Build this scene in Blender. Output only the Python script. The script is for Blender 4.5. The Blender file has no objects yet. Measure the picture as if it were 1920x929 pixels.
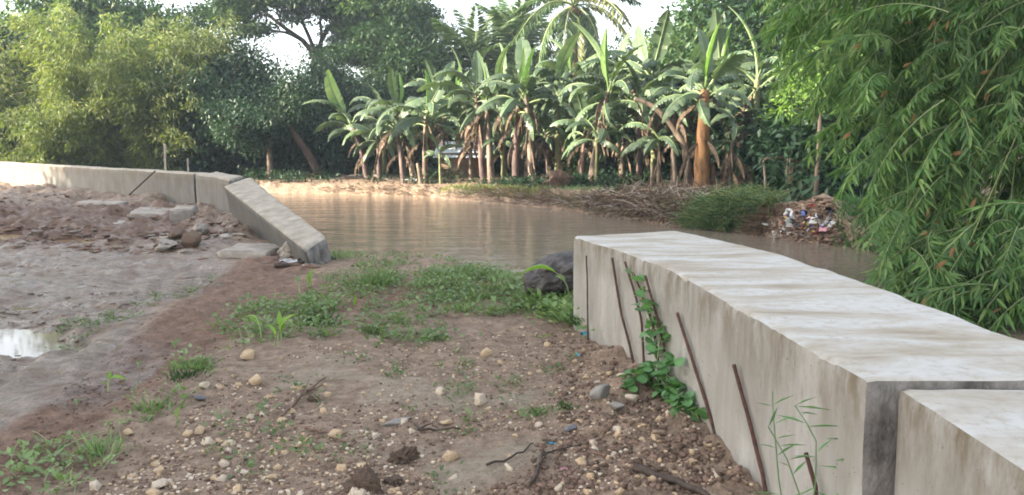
import bpy, bmesh, math, random
import numpy as np
from math import sin, cos, pi, radians as R
from mathutils import Vector

SC = bpy.context.scene
COL = SC.collection
RS = np.random.RandomState
random.seed(5)

# ------------------------------------------------------------------ camera
FPX, CX, CY, HORIZON = 1507.0, 960.0, 464.5, 268.0
PITCH = math.atan((CY - HORIZON) / FPX)
CAMZ = 1.40
cam_d = bpy.data.cameras.new('camera')
cam_d.sensor_width = 36.0
cam_d.lens = FPX / 1920.0 * 36.0
cam_d.clip_start = 0.05
cam_d.clip_end = 1000.0
cam = bpy.data.objects.new('camera', cam_d)
COL.objects.link(cam)
cam.location = (0, 0, CAMZ)
cam.rotation_euler = (pi / 2 - PITCH, 0, 0)
SC.camera = cam

# ------------------------------------------------------------------ light
SUN_EL = 21.0
SUN_AZ = 256.0                     # clockwise from +Y: behind the camera on the left
w = bpy.data.worlds.new('World')
SC.world = w
w.use_nodes = True
nt = w.node_tree
sky = nt.nodes.new('ShaderNodeTexSky')
sky.sky_type = 'NISHITA'
sky.sun_disc = False
sky.sun_elevation = R(SUN_EL)
sky.sun_rotation = R(SUN_AZ)
sky.air_density = 1.0
sky.dust_density = 2.5
sky.ozone_density = 1.0
hs = nt.nodes.new('ShaderNodeHueSaturation')
hs.inputs['Saturation'].default_value = 0.42          # thin white overcast over the blue
nt.links.new(sky.outputs[0], hs.inputs['Color'])
nt.links.new(hs.outputs[0], nt.nodes['Background'].inputs[0])
nt.nodes['Background'].inputs[1].default_value = 0.15
sd = bpy.data.lights.new('sun', 'SUN')
sd.energy = 5.0
sd.angle = R(0.6)
sd.color = (1.0, 0.87, 0.68)
sun = bpy.data.objects.new('sun', sd)
COL.objects.link(sun)
_sv = Vector((sin(R(SUN_AZ)) * cos(R(SUN_EL)), cos(R(SUN_AZ)) * cos(R(SUN_EL)), sin(R(SUN_EL))))
sun.rotation_euler = (-_sv).to_track_quat('-Z', 'Y').to_euler()
sun.location = _sv * 60
SC.view_settings.view_transform = 'Standard'
SC.view_settings.look = 'None'
SC.view_settings.exposure = 2.38
SC.view_settings.gamma = 1.0
SC.cycles.max_bounces = 6
SC.cycles.diffuse_bounces = 3
SC.cycles.glossy_bounces = 2
SC.cycles.transmission_bounces = 3
SC.cycles.volume_bounces = 1
SC.cycles.use_denoising = True
SC.cycles.filter_width = 1.8


def ray(px, py):
    X, Y = (px - CX) / FPX, (CY - py) / FPX
    return np.array([X, cos(PITCH) + Y * sin(PITCH), -sin(PITCH) + Y * cos(PITCH)])


def gp(px, py, z=0.0):
    """world point of a photograph pixel on the horizontal plane z"""
    d = ray(px, py)
    return np.array([0, 0, CAMZ]) + d * (z - CAMZ) / d[2]


def at(px, py, y):
    """world point of a photograph pixel at distance y in front of the camera"""
    d = ray(px, py)
    return np.array([0, 0, CAMZ]) + d * y / d[1]


def proj(x, y, z):
    dz = z - CAMZ
    yf = y * cos(PITCH) - dz * sin(PITCH)
    yu = y * sin(PITCH) + dz * cos(PITCH)
    yf = np.maximum(yf, 0.05)
    return CX + FPX * x / yf, CY - FPX * yu / yf


# ------------------------------------------------------------------ noise
def _hash(ix, iy, s):
    h = (ix.astype(np.int64) * 374761393 + iy.astype(np.int64) * 668265263 + s * 982451653) & 0xFFFFFFFF
    h = ((h ^ (h >> 13)) * 1274126177) & 0xFFFFFFFF
    return ((h ^ (h >> 16)) & 0xFFFF) / 65535.0


def vn(x, y, s=0):
    ix, iy = np.floor(x), np.floor(y)
    fx, fy = x - ix, y - iy
    fx, fy = fx * fx * (3 - 2 * fx), fy * fy * (3 - 2 * fy)
    a, b = _hash(ix, iy, s), _hash(ix + 1, iy, s)
    c, d = _hash(ix, iy + 1, s), _hash(ix + 1, iy + 1, s)
    return (a + (b - a) * fx) * (1 - fy) + (c + (d - c) * fx) * fy


def fbm(x, y, sc, o=4, s=0):
    t, amp, tot = 0.0, 1.0, 0.0
    for k in range(o):
        t = t + amp * (vn(x * sc + 17.3 * k, y * sc - 9.1 * k, s + k) - 0.5)
        tot += amp
        amp *= 0.5
        sc *= 2.03
    return t / tot * 2


def sstep(a, b, x):
    t = np.clip((x - a) / (b - a), 0, 1)
    return t * t * (3 - 2 * t)


def seg_dist(x, y, poly, closed=True):
    x, y = np.asarray(x, float), np.asarray(y, float)
    best = np.full(x.shape, 1e9)
    n = len(poly)
    for i in range(n if closed else n - 1):
        (ax, ay), (bx, by) = poly[i], poly[(i + 1) % n]
        dx, dy = bx - ax, by - ay
        t = np.clip(((x - ax) * dx + (y - ay) * dy) / (dx * dx + dy * dy), 0, 1)
        best = np.minimum(best, (x - ax - t * dx) ** 2 + (y - ay - t * dy) ** 2)
    return np.sqrt(best)


def inside(x, y, poly):
    x, y = np.asarray(x, float), np.asarray(y, float)
    r = np.zeros(x.shape, bool)
    n = len(poly)
    for i in range(n):
        (ax, ay), (bx, by) = poly[i], poly[(i + 1) % n]
        if ay == by:
            continue
        c = ((ay > y) != (by > y)) & (x < (bx - ax) * (y - ay) / (by - ay) + ax)
        r ^= c
    return r


# ------------------------------------------------------------------ mesh building
class MB:
    def __init__(s):
        s.v, s.f, s.m, s.r, s.n = [], [], [], [], 0

    def add(s, V, F, m=0, r=None):
        V = np.asarray(V, float).reshape(-1, 3)
        F = np.asarray(F, np.int64)
        s.v.append(V)
        s.f.append(F + s.n)
        s.m.append(np.full(len(F), m) if np.isscalar(m) else np.asarray(m))
        s.r.append(np.full(len(V), 0.5 if r is None else r) if (r is None or np.isscalar(r)) else np.asarray(r, float))
        s.n += len(V)

    def mesh(s, name, mats, smooth=False):
        V = np.concatenate(s.v).astype(np.float32)
        me = bpy.data.meshes.new(name)
        me.vertices.add(len(V))
        me.vertices.foreach_set('co', V.ravel())
        loops = np.concatenate([f.ravel() for f in s.f]).astype(np.int32)
        tot = np.concatenate([np.full(len(f), f.shape[1]) for f in s.f]).astype(np.int32)
        st = np.concatenate([[0], np.cumsum(tot)[:-1]]).astype(np.int32)
        me.loops.add(len(loops))
        me.loops.foreach_set('vertex_index', loops)
        me.polygons.add(len(tot))
        me.polygons.foreach_set('loop_start', st)
        me.polygons.foreach_set('material_index', np.concatenate(s.m).astype(np.int32))
        if smooth:
            me.polygons.foreach_set('use_smooth', np.ones(len(tot), bool))
        a = me.attributes.new('rnd', 'FLOAT', 'POINT')
        a.data.foreach_set('value', np.concatenate(s.r).astype(np.float32))
        for m in (mats if isinstance(mats, (list, tuple)) else [mats]):
            me.materials.append(m)
        me.update(calc_edges=True)
        return me

    def obj(s, name, mats, parent=None, smooth=False, loc=None):
        return link(name, s.mesh(name, mats, smooth), parent, loc)


def link(name, me, parent=None, loc=None, rot=None, scale=None):
    o = bpy.data.objects.new(name, me)
    COL.objects.link(o)
    if parent is not None:
        o.parent = parent
    if loc is not None:
        o.location = tuple(loc)
    if rot is not None:
        o.rotation_euler = rot
    if scale is not None:
        o.scale = (scale,) * 3 if np.isscalar(scale) else scale
    return o


def tag(o, label=None, cat=None, group=None, kind=None):
    if label:
        o['label'] = label
    if cat:
        o['category'] = cat
    if group:
        o['group'] = group
    if kind:
        o['kind'] = kind
    return o


def thing(name, label, cat, loc=(0, 0, 0), group=None, rotz=0.0, scale=1.0):
    o = link(name, None, None, loc, (0, 0, rotz), scale)
    o.empty_display_size = 0.1
    return tag(o, label, cat, group)


def tube(pts, rad, k=6, cap=True):
    pts = np.asarray(pts, float)
    n = len(pts)
    rad = np.full(n, rad) if np.isscalar(rad) else np.asarray(rad, float)
    t = np.gradient(pts, axis=0)
    t /= np.linalg.norm(t, axis=1)[:, None] + 1e-9
    ref = np.array([0.31, 0.95, 0.05]) if abs(t[n // 2][2]) > 0.6 else np.array([0, 0, 1.0])
    a = np.cross(t, ref)
    a /= np.linalg.norm(a, axis=1)[:, None] + 1e-9
    b = np.cross(t, a)
    ang = np.arange(k) * 2 * pi / k
    V = pts[:, None, :] + rad[:, None, None] * (np.cos(ang)[None, :, None] * a[:, None, :] + np.sin(ang)[None, :, None] * b[:, None, :])
    V = V.reshape(-1, 3)
    i = np.arange(n - 1)[:, None] * k
    j = np.arange(k)[None, :]
    j2 = (j + 1) % k
    F = np.stack([i + j, i + j2, i + k + j2, i + k + j], -1).reshape(-1, 4)
    return V, F


def add_tube(mb, pts, rad, k=6, m=0, r=None, cap=True):
    V, F = tube(pts, rad, k)
    n = len(pts)
    mb.add(V, F, m, r)
    if cap:
        for base, ring, flip in ((pts[0], 0, True), (pts[-1], (n - 1) * k, False)):
            VV = np.vstack([V[ring:ring + k], [base]])
            idx = [(j, (j + 1) % k, k) if not flip else ((j + 1) % k, j, k) for j in range(k)]
            mb.add(VV, np.array(idx), m, r if (r is None or np.isscalar(r)) else 0.5)


def nrm(a):
    return a / (np.linalg.norm(a, axis=-1, keepdims=True) + 1e-9)


def leaves(mb, pos, dirv, L, W, rs, m=0, r=None, fold=0.25, nrmv=None):
    """many two-triangle leaves, each folded along its midrib"""
    n = len(pos)
    d = nrm(dirv)
    ref = rs.normal(size=(n, 3)) if nrmv is None else nrmv + 0.35 * rs.normal(size=(n, 3))
    side = nrm(np.cross(d, ref))
    up = np.cross(side, d)
    L = np.broadcast_to(np.asarray(L, float), (n,))[:, None]
    W = np.broadcast_to(np.asarray(W, float), (n,))[:, None]
    mid = pos + d * L * 0.42
    V = np.stack([pos, mid + side * W * 0.5 + up * W * fold, pos + d * L - up * L * 0.06, mid - side * W * 0.5 + up * W * fold], 1).reshape(-1, 3)
    b = np.arange(n)[:, None] * 4
    F = np.concatenate([b + np.array([0, 1, 2]), b + np.array([0, 2, 3])])
    rr = rs.uniform(0, 1, n) if r is None else r
    mb.add(V, F, m, np.repeat(rr, 4))


def bez(p0, p1, p2, n):
    t = np.linspace(0, 1, n)[:, None]
    p0, p1, p2 = map(lambda q: np.asarray(q, float), (p0, p1, p2))
    return (1 - t) ** 2 * p0 + 2 * t * (1 - t) * p1 + t ** 2 * p2


# ------------------------------------------------------------------ materials
class NT:
    def __init__(s, name):
        s.mat = bpy.data.materials.new(name)
        s.mat.use_nodes = True
        s.t = s.mat.node_tree
        s.p = s.t.nodes['Principled BSDF']
        s.out = s.t.nodes['Material Output']

    def n(s, kind, **kw):
        nd = s.t.nodes.new('ShaderNode' + kind)
        for k, v in kw.items():
            setattr(nd, k, v)
        return nd

    def l(s, a, b):
        s.t.links.new(a, b)

    def coord(s, scale=(1, 1, 1), kind='Object'):
        tc = s.n('TexCoord')
        mp = s.n('Mapping')
        mp.inputs['Scale'].default_value = scale if not np.isscalar(scale) else (scale,) * 3
        s.l(tc.outputs[kind], mp.inputs[0])
        return mp.outputs[0]

    def noise(s, co, scale, detail=5, rough=0.6, dist=0.0):
        nd = s.n('TexNoise')
        nd.inputs['Scale'].default_value = scale
        nd.inputs['Detail'].default_value = detail
        nd.inputs['Roughness'].default_value = rough
        nd.inputs['Distortion'].default_value = dist
        s.l(co, nd.inputs['Vector'])
        return nd.outputs['Fac']

    def ramp(s, fac, stops):
        nd = s.n('ValToRGB')
        e = nd.color_ramp.elements
        while len(e) < len(stops):
            e.new(0.5)
        for k, (p, c) in enumerate(stops):
            e[k].position = p
            e[k].color = (*c, 1) if not np.isscalar(c) else (c, c, c, 1)
        s.l(fac, nd.inputs[0])
        return nd.outputs[0]

    def mix(s, fac, a, b, mode='MIX'):
        nd = s.n('MixRGB', blend_type=mode)
        for k, v in ((0, fac), (1, a), (2, b)):
            if isinstance(v, (int, float)):
                nd.inputs[k].default_value = v if k == 0 else (v, v, v, 1)
            elif isinstance(v, tuple):
                nd.inputs[k].default_value = (*v, 1)
            else:
                s.l(v, nd.inputs[k])
        return nd.outputs[0]

    def math(s, op, a, b=0.5, clamp=False):
        nd = s.n('Math', operation=op)
        nd.use_clamp = clamp
        for k, v in ((0, a), (1, b)):
            if isinstance(v, (int, float)):
                nd.inputs[k].default_value = v
            else:
                s.l(v, nd.inputs[k])
        return nd.outputs[0]

    def attr(s, name, out='Fac'):
        nd = s.n('Attribute')
        nd.attribute_name = name
        return nd.outputs[out]

    def bump(s, h, strength, dist=0.02):
        nd = s.n('Bump')
        nd.inputs['Strength'].default_value = strength
        nd.inputs['Distance'].default_value = dist
        s.l(h, nd.inputs['Height'])
        s.l(nd.outputs[0], s.p.inputs['Normal'])

    def fin(s, col=None, rough=None, spec=None):
        if col is not None:
            if isinstance(col, tuple):
                s.p.inputs['Base Color'].default_value = (*col, 1)
            else:
                s.l(col, s.p.inputs['Base Color'])
        if rough is not None:
            if isinstance(rough, (int, float)):
                s.p.inputs['Roughness'].default_value = rough
            else:
                s.l(rough, s.p.inputs['Roughness'])
        if spec is not None:
            s.p.inputs['Specular IOR Level'].default_value = spec
        return s.mat


def foliage(name, stops, rough=0.5, trans=0.3, spec=0.3, patch=0.0, patch_col=(0.2, 0.13, 0.05)):
    s = NT(name)
    oi = s.n('ObjectInfo')
    c = s.ramp(s.attr('rnd'), stops)
    v = s.math('ADD', s.math('MULTIPLY', oi.outputs['Random'], 0.5), 0.75)
    c = s.mix(1.0, c, v, 'MULTIPLY')
    if patch:
        f = s.ramp(s.noise(s.coord(1), 3.0, 3), [(1 - patch - 0.12, 0.0), (1 - patch + 0.1, 1.0)])
        c = s.mix(f, c, patch_col)
    s.fin(c, rough, spec)
    tr = s.n('BsdfTranslucent')
    s.l(s.mix(1.0, c, (1.15, 1.2, 0.6), 'MULTIPLY'), tr.inputs[0])
    mx = s.n('MixShader')
    mx.inputs[0].default_value = trans
    s.l(s.p.outputs[0], mx.inputs[1])
    s.l(tr.outputs[0], mx.inputs[2])
    s.l(mx.outputs[0], s.out.inputs[0])
    return s.mat


def rough_mat(name, stops, scale=6.0, rough=0.85, bump=0.4, stretch=(1, 1, 1), spec=0.3, detail=6, bdist=0.02):
    s = NT(name)
    co = s.coord(stretch)
    f = s.noise(co, scale, detail, 0.65)
    s.bump(s.noise(co, scale * 3, 5), bump, bdist)
    return s.fin(s.ramp(f, stops), rough, spec)


M = {}
M['bamboo_leaf'] = foliage('bamboo_leaf_green', [(0, (0.042, 0.10, 0.03)), (0.5, (0.095, 0.185, 0.05)), (1, (0.22, 0.31, 0.095))], 0.42, 0.38)
M['dead_bamboo'] = foliage('dead_bamboo_leaf', [(0, (0.26, 0.12, 0.045)), (1, (0.40, 0.22, 0.10))], 0.7, 0.3)
M['far_bamboo'] = foliage('far_bamboo_green', [(0, (0.07, 0.11, 0.03)), (0.6, (0.125, 0.165, 0.045)), (1, (0.22, 0.235, 0.07))], 0.6, 0.35)
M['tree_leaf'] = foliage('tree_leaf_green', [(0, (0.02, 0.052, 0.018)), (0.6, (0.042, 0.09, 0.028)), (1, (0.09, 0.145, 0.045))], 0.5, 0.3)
M['tree_leaf_dark'] = foliage('tree_leaf_dark', [(0, (0.013, 0.034, 0.018)), (1, (0.034, 0.07, 0.03))], 0.5, 0.2)  # dark leaves, lowered further so the shade of the undergrowth sits in the colour
M['tree_leaf_pale'] = foliage('tree_leaf_pale', [(0, (0.055, 0.11, 0.035)), (1, (0.15, 0.21, 0.075))], 0.5, 0.3)
M['papaya'] = foliage('papaya_leaf', [(0, (0.07, 0.15, 0.03)), (1, (0.16, 0.26, 0.05))], 0.5, 0.35)
M['banana_leaf'] = foliage('banana_leaf_green', [(0, (0.048, 0.088, 0.046)), (0.6, (0.085, 0.128, 0.068)), (1, (0.15, 0.185, 0.105))], 0.42, 0.25, 0.45)
M['banana_new'] = foliage('banana_new_leaf', [(0, (0.09, 0.18, 0.035)), (1, (0.15, 0.26, 0.06))], 0.4, 0.4, 0.5)
M['banana_rib'] = foliage('banana_midrib', [(0, (0.12, 0.18, 0.075)), (1, (0.18, 0.22, 0.10))], 0.5, 0.1)
M['banana_dead'] = foliage('banana_dead_leaf', [(0, (0.045, 0.032, 0.025)), (0.5, (0.11, 0.08, 0.057)), (1, (0.23, 0.17, 0.125))], 0.85, 0.15, 0.1)
M['palm_leaf'] = foliage('palm_leaf_green', [(0, (0.04, 0.085, 0.03)), (1, (0.09, 0.14, 0.05))], 0.45, 0.25, 0.4)
M['palm_yellow'] = foliage('palm_leaf_yellow', [(0, (0.11, 0.14, 0.05)), (1, (0.21, 0.20, 0.09))], 0.5, 0.25)
M['weed'] = foliage('weed_green', [(0, (0.10, 0.165, 0.065)), (0.6, (0.17, 0.25, 0.10)), (1, (0.27, 0.35, 0.17))], 0.5, 0.35)
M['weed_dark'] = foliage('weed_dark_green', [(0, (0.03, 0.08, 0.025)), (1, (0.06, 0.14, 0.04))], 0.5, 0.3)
M['seedling'] = foliage('seedling_leaf', [(0, (0.14, 0.27, 0.04)), (1, (0.24, 0.38, 0.07))], 0.45, 0.4)
M['vine_leaf'] = foliage('vine_leaf_green', [(0, (0.08, 0.20, 0.075)), (1, (0.16, 0.31, 0.12))], 0.5, 0.35)
M['pale_stem'] = foliage('pale_green_stem', [(0, (0.22, 0.28, 0.12)), (1, (0.32, 0.36, 0.20))], 0.6, 0.2)
M['grass_dry'] = foliage('dry_grass', [(0, (0.12, 0.08, 0.045)), (0.6, (0.22, 0.16, 0.09)), (1, (0.22, 0.21, 0.09))], 0.8, 0.25)
M['grass_far'] = foliage('bank_grass', [(0, (0.10, 0.14, 0.04)), (1, (0.24, 0.27, 0.09))], 0.7, 0.3)
M['bark'] = rough_mat('bark_grey_brown', [(0.3, (0.06, 0.045, 0.035)), (0.7, (0.17, 0.13, 0.10))], 5, 0.9, 0.5, (1, 1, 0.3))
M['bark_brown'] = rough_mat('bark_brown', [(0.3, (0.035, 0.024, 0.018)), (0.7, (0.10, 0.065, 0.048))], 5, 0.9, 0.5, (1, 1, 0.3))
M['palm_bark'] = rough_mat('palm_bark', [(0.3, (0.16, 0.08, 0.055)), (0.7, (0.30, 0.17, 0.12))], 4, 0.9, 0.5, (1, 1, 3))
M['culm'] = rough_mat('bamboo_culm', [(0.3, (0.10, 0.14, 0.04)), (0.7, (0.22, 0.22, 0.09))], 5, 0.55, 0.1)
M['driftwood'] = rough_mat('driftwood', [(0.3, (0.24, 0.19, 0.15)), (0.7, (0.48, 0.42, 0.34))], 8, 0.85, 0.3)
M['stick_dark'] = rough_mat('wet_stick', [(0.3, (0.025, 0.018, 0.014)), (0.7, (0.085, 0.06, 0.045))], 20, 0.7, 0.4)
M['stick_brown'] = rough_mat('brown_stick', [(0.3, (0.08, 0.045, 0.03)), (0.7, (0.20, 0.13, 0.09))], 20, 0.8, 0.4)
M['rust'] = rough_mat('rusty_steel', [(0.3, (0.032, 0.017, 0.013)), (0.7, (0.10, 0.045, 0.033))], 60, 0.85, 0.5, bdist=0.003)
M['stone_tan'] = rough_mat('limestone_tan', [(0.34, (0.20, 0.135, 0.085)), (0.46, (0.42, 0.30, 0.18)), (0.7, (0.60, 0.47, 0.32))], 14, 0.9, 0.5, bdist=0.006)
M['stone_pale'] = rough_mat('limestone_pale', [(0.34, (0.22, 0.16, 0.11)), (0.46, (0.46, 0.37, 0.275)), (0.7, (0.64, 0.56, 0.45))], 14, 0.9, 0.5, bdist=0.006)
M['stone_brown'] = rough_mat('stone_brown', [(0.25, (0.15, 0.10, 0.07)), (0.75, (0.33, 0.24, 0.17))], 14, 0.9, 0.5, bdist=0.006)
M['stone_grey'] = rough_mat('cobble_grey', [(0.25, (0.14, 0.13, 0.115)), (0.75, (0.27, 0.25, 0.22))], 12, 0.75, 0.3, bdist=0.004)
M['stone_dark'] = rough_mat('cobble_dark', [(0.25, (0.07, 0.068, 0.07)), (0.75, (0.15, 0.145, 0.15))], 12, 0.6, 0.2, bdist=0.004)
M['clod'] = rough_mat('soil_clod', [(0.3, (0.06, 0.04, 0.028)), (0.7, (0.17, 0.115, 0.08))], 12, 0.95, 0.8, bdist=0.01)
M['clod_red'] = rough_mat('soil_clod_red', [(0.3, (0.10, 0.06, 0.042)), (0.7, (0.23, 0.15, 0.11))], 12, 0.9, 0.8, bdist=0.01)
M['mud_lump'] = rough_mat('wet_mud_lump', [(0.3, (0.09, 0.068, 0.05)), (0.7, (0.23, 0.185, 0.145))], 9, 0.7, 0.7, bdist=0.01)
M['boulder'] = rough_mat('dark_rock', [(0.3, (0.03, 0.027, 0.026)), (0.55, (0.085, 0.075, 0.07)), (0.75, (0.19, 0.165, 0.145))], 5, 0.75, 0.9, bdist=0.04)
M['rubble'] = rough_mat('broken_concrete', [(0.3, (0.16, 0.13, 0.10)), (0.7, (0.38, 0.34, 0.29))], 5, 0.9, 0.6, bdist=0.02)
M['roots'] = rough_mat('root_fibre', [(0.3, (0.07, 0.045, 0.03)), (0.7, (0.20, 0.13, 0.09))], 10, 0.95, 0.8)
M['roof_metal'] = rough_mat('pale_roof_sheet', [(0.3, (0.42, 0.47, 0.52)), (0.7, (0.62, 0.66, 0.70))], 4, 0.5, 0.1)
M['hut_wall'] = rough_mat('hut_wall', [(0.3, (0.10, 0.07, 0.05)), (0.7, (0.20, 0.15, 0.10))], 6, 0.9, 0.3)
M['weave'] = rough_mat('woven_bamboo', [(0.3, (0.22, 0.17, 0.11)), (0.7, (0.45, 0.37, 0.25))], 10, 0.85, 0.3)
M['pole_wood'] = rough_mat('weathered_pole', [(0.3, (0.16, 0.12, 0.09)), (0.7, (0.34, 0.28, 0.21))], 8, 0.85, 0.3)
for nm, c in (('white', (0.58, 0.57, 0.55)), ('blue', (0.06, 0.45, 0.62)), ('red', (0.5, 0.06, 0.05)), ('pink', (0.6, 0.28, 0.30)), ('yellow', (0.6, 0.42, 0.08)),
              ('deep_blue', (0.08, 0.14, 0.45)), ('teal', (0.16, 0.48, 0.42)), ('black', (0.03, 0.03, 0.03))):
    M['plastic_' + nm] = rough_mat('plastic_' + nm, [(0.35, tuple(0.35 * q + .02 for q in c)), (0.6, tuple(0.9 * q for q in c))], 20, 0.5, 0.2)


def banana_stem_mat(name, a, b, c):
    s = NT(name)
    co = s.coord((1, 1, 1))
    f = s.noise(s.coord((2.5, 2.5, 0.8)), 2.2, 6, 0.7)
    col = s.ramp(f, [(0.36, a), (0.5, b), (0.68, c)])
    s.bump(s.noise(s.coord((6, 6, 0.7)), 4, 5), 0.5, 0.02)
    return s.fin(col, 0.65, 0.3)


M['stem_tan'] = banana_stem_mat('banana_stem_tan', (0.05, 0.036, 0.028), (0.14, 0.105, 0.075), (0.25, 0.20, 0.145))
M['stem_green'] = banana_stem_mat('banana_stem_green', (0.06, 0.055, 0.03), (0.13, 0.14, 0.06), (0.22, 0.21, 0.10))
M['stem_purple'] = banana_stem_mat('banana_stem_purple', (0.035, 0.022, 0.02), (0.085, 0.055, 0.047), (0.17, 0.115, 0.09))
M['stem_orange'] = banana_stem_mat('banana_stem_orange', (0.035, 0.02, 0.014), (0.18, 0.088, 0.033), (0.27, 0.14, 0.055))


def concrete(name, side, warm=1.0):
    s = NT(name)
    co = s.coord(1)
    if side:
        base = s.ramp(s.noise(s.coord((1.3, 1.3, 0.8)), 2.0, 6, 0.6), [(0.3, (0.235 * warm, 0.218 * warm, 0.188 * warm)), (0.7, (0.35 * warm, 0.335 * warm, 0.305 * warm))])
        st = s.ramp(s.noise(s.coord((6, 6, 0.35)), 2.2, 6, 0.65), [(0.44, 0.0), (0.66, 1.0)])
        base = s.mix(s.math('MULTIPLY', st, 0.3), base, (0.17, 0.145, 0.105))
        # grime along the cast edge at the top
        sep = s.n('SeparateXYZ')
        s.l(s.coord(1, 'Generated'), sep.inputs[0])
        ed = s.ramp(sep.outputs[2], [(0.80, 0.0), (0.985, 1.0)])
        gr = s.math('MULTIPLY', ed, s.ramp(s.noise(s.coord((3, 3, 1.2)), 3, 6, 0.7), [(0.40, 0.0), (0.62, 1.0)]))
        base = s.mix(s.math('MULTIPLY', gr, 0.85), base, (0.12, 0.09, 0.05))
        wh = s.ramp(s.noise(s.coord((2.2, 2.2, 0.9)), 2.6, 5, 0.6), [(0.55, 0.0), (0.72, 1.0)])
        base = s.mix(s.math('MULTIPLY', wh, 0.5), base, (0.46 * warm, 0.45 * warm, 0.43 * warm))
        pit = s.ramp(s.noise(co, 55, 2), [(0.26, 0.0), (0.32, 1.0)])
        base = s.mix(pit, (0.14, 0.12, 0.10), base)
        s.bump(s.noise(co, 26, 6, 0.7), 0.35, 0.012)
        return s.fin(base, 0.9, 0.25)
    base = s.ramp(s.noise(s.coord((1.0, 3.2, 1)), 1.6, 8, 0.62, 0.4), [(0.28, (0.20, 0.16, 0.115)), (0.42, (0.31, 0.275, 0.22)), (0.60, (0.41, 0.397, 0.37))])
    sp = s.ramp(s.noise(co, 22, 7, 0.75), [(0.34, 0.0), (0.5, 1.0)])
    base = s.mix(s.math('ADD', s.math('MULTIPLY', sp, 0.6), 0.4), (0.26, 0.22, 0.165), base)
    dk = s.ramp(s.noise(s.coord((2, 5, 1)), 7, 5, 0.7), [(0.22, 0.3), (0.34, 1.0)])
    base = s.mix(dk, (0.24, 0.20, 0.15), base)
    s.bump(s.noise(co, 30, 6, 0.75), 0.4, 0.012)
    return s.fin(base, 0.9, 0.25)


M['conc_side'] = concrete('concrete_side', True)
M['conc_top'] = concrete('concrete_top', False)
M['conc_far'] = concrete('concrete_side_shaded', True, 0.46)  # same concrete scaled darker: the far wall's shade is put into the colour
M['conc_mud_shaded'] = concrete('concrete_side_muddy_shaded', True, 0.30)  # muddy side face, darkened further to paint in its shade
M['conc_dark'] = rough_mat('concrete_joint_dark', [(0.34, (0.06, 0.055, 0.05)), (0.48, (0.13, 0.12, 0.108)), (0.6, (0.19, 0.175, 0.16)), (0.78, (0.28, 0.26, 0.235))], 10, 0.95, 1.0, (1, 1, 0.6))
M['conc_mud'] = rough_mat('concrete_muddy', [(0.3, (0.20, 0.17, 0.128)), (0.55, (0.31, 0.275, 0.22)), (0.75, (0.40, 0.365, 0.31))], 5, 0.9, 0.7)


def ground_mat():
    s = NT('mud_ground')
    co = s.coord(1)
    sep = s.n('SeparateColor')
    s.l(s.attr('zone', 'Color'), sep.inputs[0])
    silt_a, red_a, wet_a = sep.outputs[0], sep.outputs[1], sep.outputs[2]
    nbig = s.noise(co, 2.2, 7, 0.65, 0.3)
    nmid = s.noise(co, 11, 6, 0.65)
    nfin = s.noise(co, 60, 4, 0.7)
    soil = s.ramp(nmid, [(0.3, (0.14, 0.092, 0.06)), (0.55, (0.285, 0.20, 0.138)), (0.75, (0.42, 0.315, 0.225))])
    red = s.ramp(nmid, [(0.3, (0.10, 0.055, 0.034)), (0.55, (0.20, 0.118, 0.077)), (0.75, (0.30, 0.19, 0.13))])
    silt = s.ramp(nmid, [(0.25, (0.20, 0.15, 0.102)), (0.5, (0.29, 0.23, 0.163)), (0.75, (0.38, 0.31, 0.23))])
    th = s.math('ADD', s.math('MULTIPLY', s.math('SUBTRACT', nbig, 0.5), 1.6), silt_a)
    sm = s.ramp(th, [(0.42, 0.0), (0.62, 1.0)])
    rh = s.math('ADD', s.math('MULTIPLY', s.math('SUBTRACT', nbig, 0.5), -0.9), red_a)
    rm = s.ramp(rh, [(0.3, 0.0), (0.7, 1.0)])
    c = s.mix(rm, soil, red)
    c = s.mix(sm, c, silt)
    vo = s.n('TexVoronoi')
    vo.feature = 'DISTANCE_TO_EDGE'
    vo.inputs['Scale'].default_value = 1.1
    wv = s.n('VectorMath', operation='ADD')
    s.l(s.coord((0.8, 1.9, 1)), wv.inputs[0])
    nz = s.n('TexNoise')
    nz.inputs['Scale'].default_value = 3.0
    s.l(co, nz.inputs['Vector'])
    s.l(nz.outputs['Color'], wv.inputs[1])
    s.l(wv.outputs[0], vo.inputs['Vector'])
    crk = s.ramp(vo.outputs['Distance'], [(0.0, 1.0), (0.035, 0.0)])
    crk = s.math('MULTIPLY', s.math('MULTIPLY', crk, wet_a), s.ramp(s.noise(co, 0.8, 3), [(0.48, 0.0), (0.6, 1.0)]))
    c = s.mix(s.math('MULTIPLY', crk, 0.8), c, (0.05, 0.037, 0.028))
    # fine grit
    c = s.mix(s.math('MULTIPLY', s.ramp(s.noise(co, 34, 5, 0.75), [(0.30, 1.0), (0.47, 0.0)]), 0.65), c, s.mix(1.0, c, 0.35, 'MULTIPLY'))
    grit = s.ramp(nfin, [(0.58, 0.0), (0.66, 1.0)])
    c = s.mix(s.math('MULTIPLY', grit, 0.45), c, (0.36, 0.28, 0.20))
    wm = s.ramp(wet_a, [(0.15, 0.0), (0.75, 1.0)])
    c = s.mix(s.math('MULTIPLY', wm, 0.5), c, s.mix(1.0, c, 0.5, 'MULTIPLY'))
    rr = s.math('SUBTRACT', 0.9, s.math('MULTIPLY', s.math('MULTIPLY', wm, s.ramp(s.noise(co, 3.0, 6), [(0.35, 0.25), (0.6, 1.0)])), 0.74))
    hb = s.math('ADD', s.math('ADD', nmid, s.math('MULTIPLY', s.noise(co, 26, 5, 0.7), 0.6)), s.math('MULTIPLY', nfin, 0.35))
    s.bump(hb, 1.0, 0.05)
    return s.fin(c, rr, 0.4)


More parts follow.
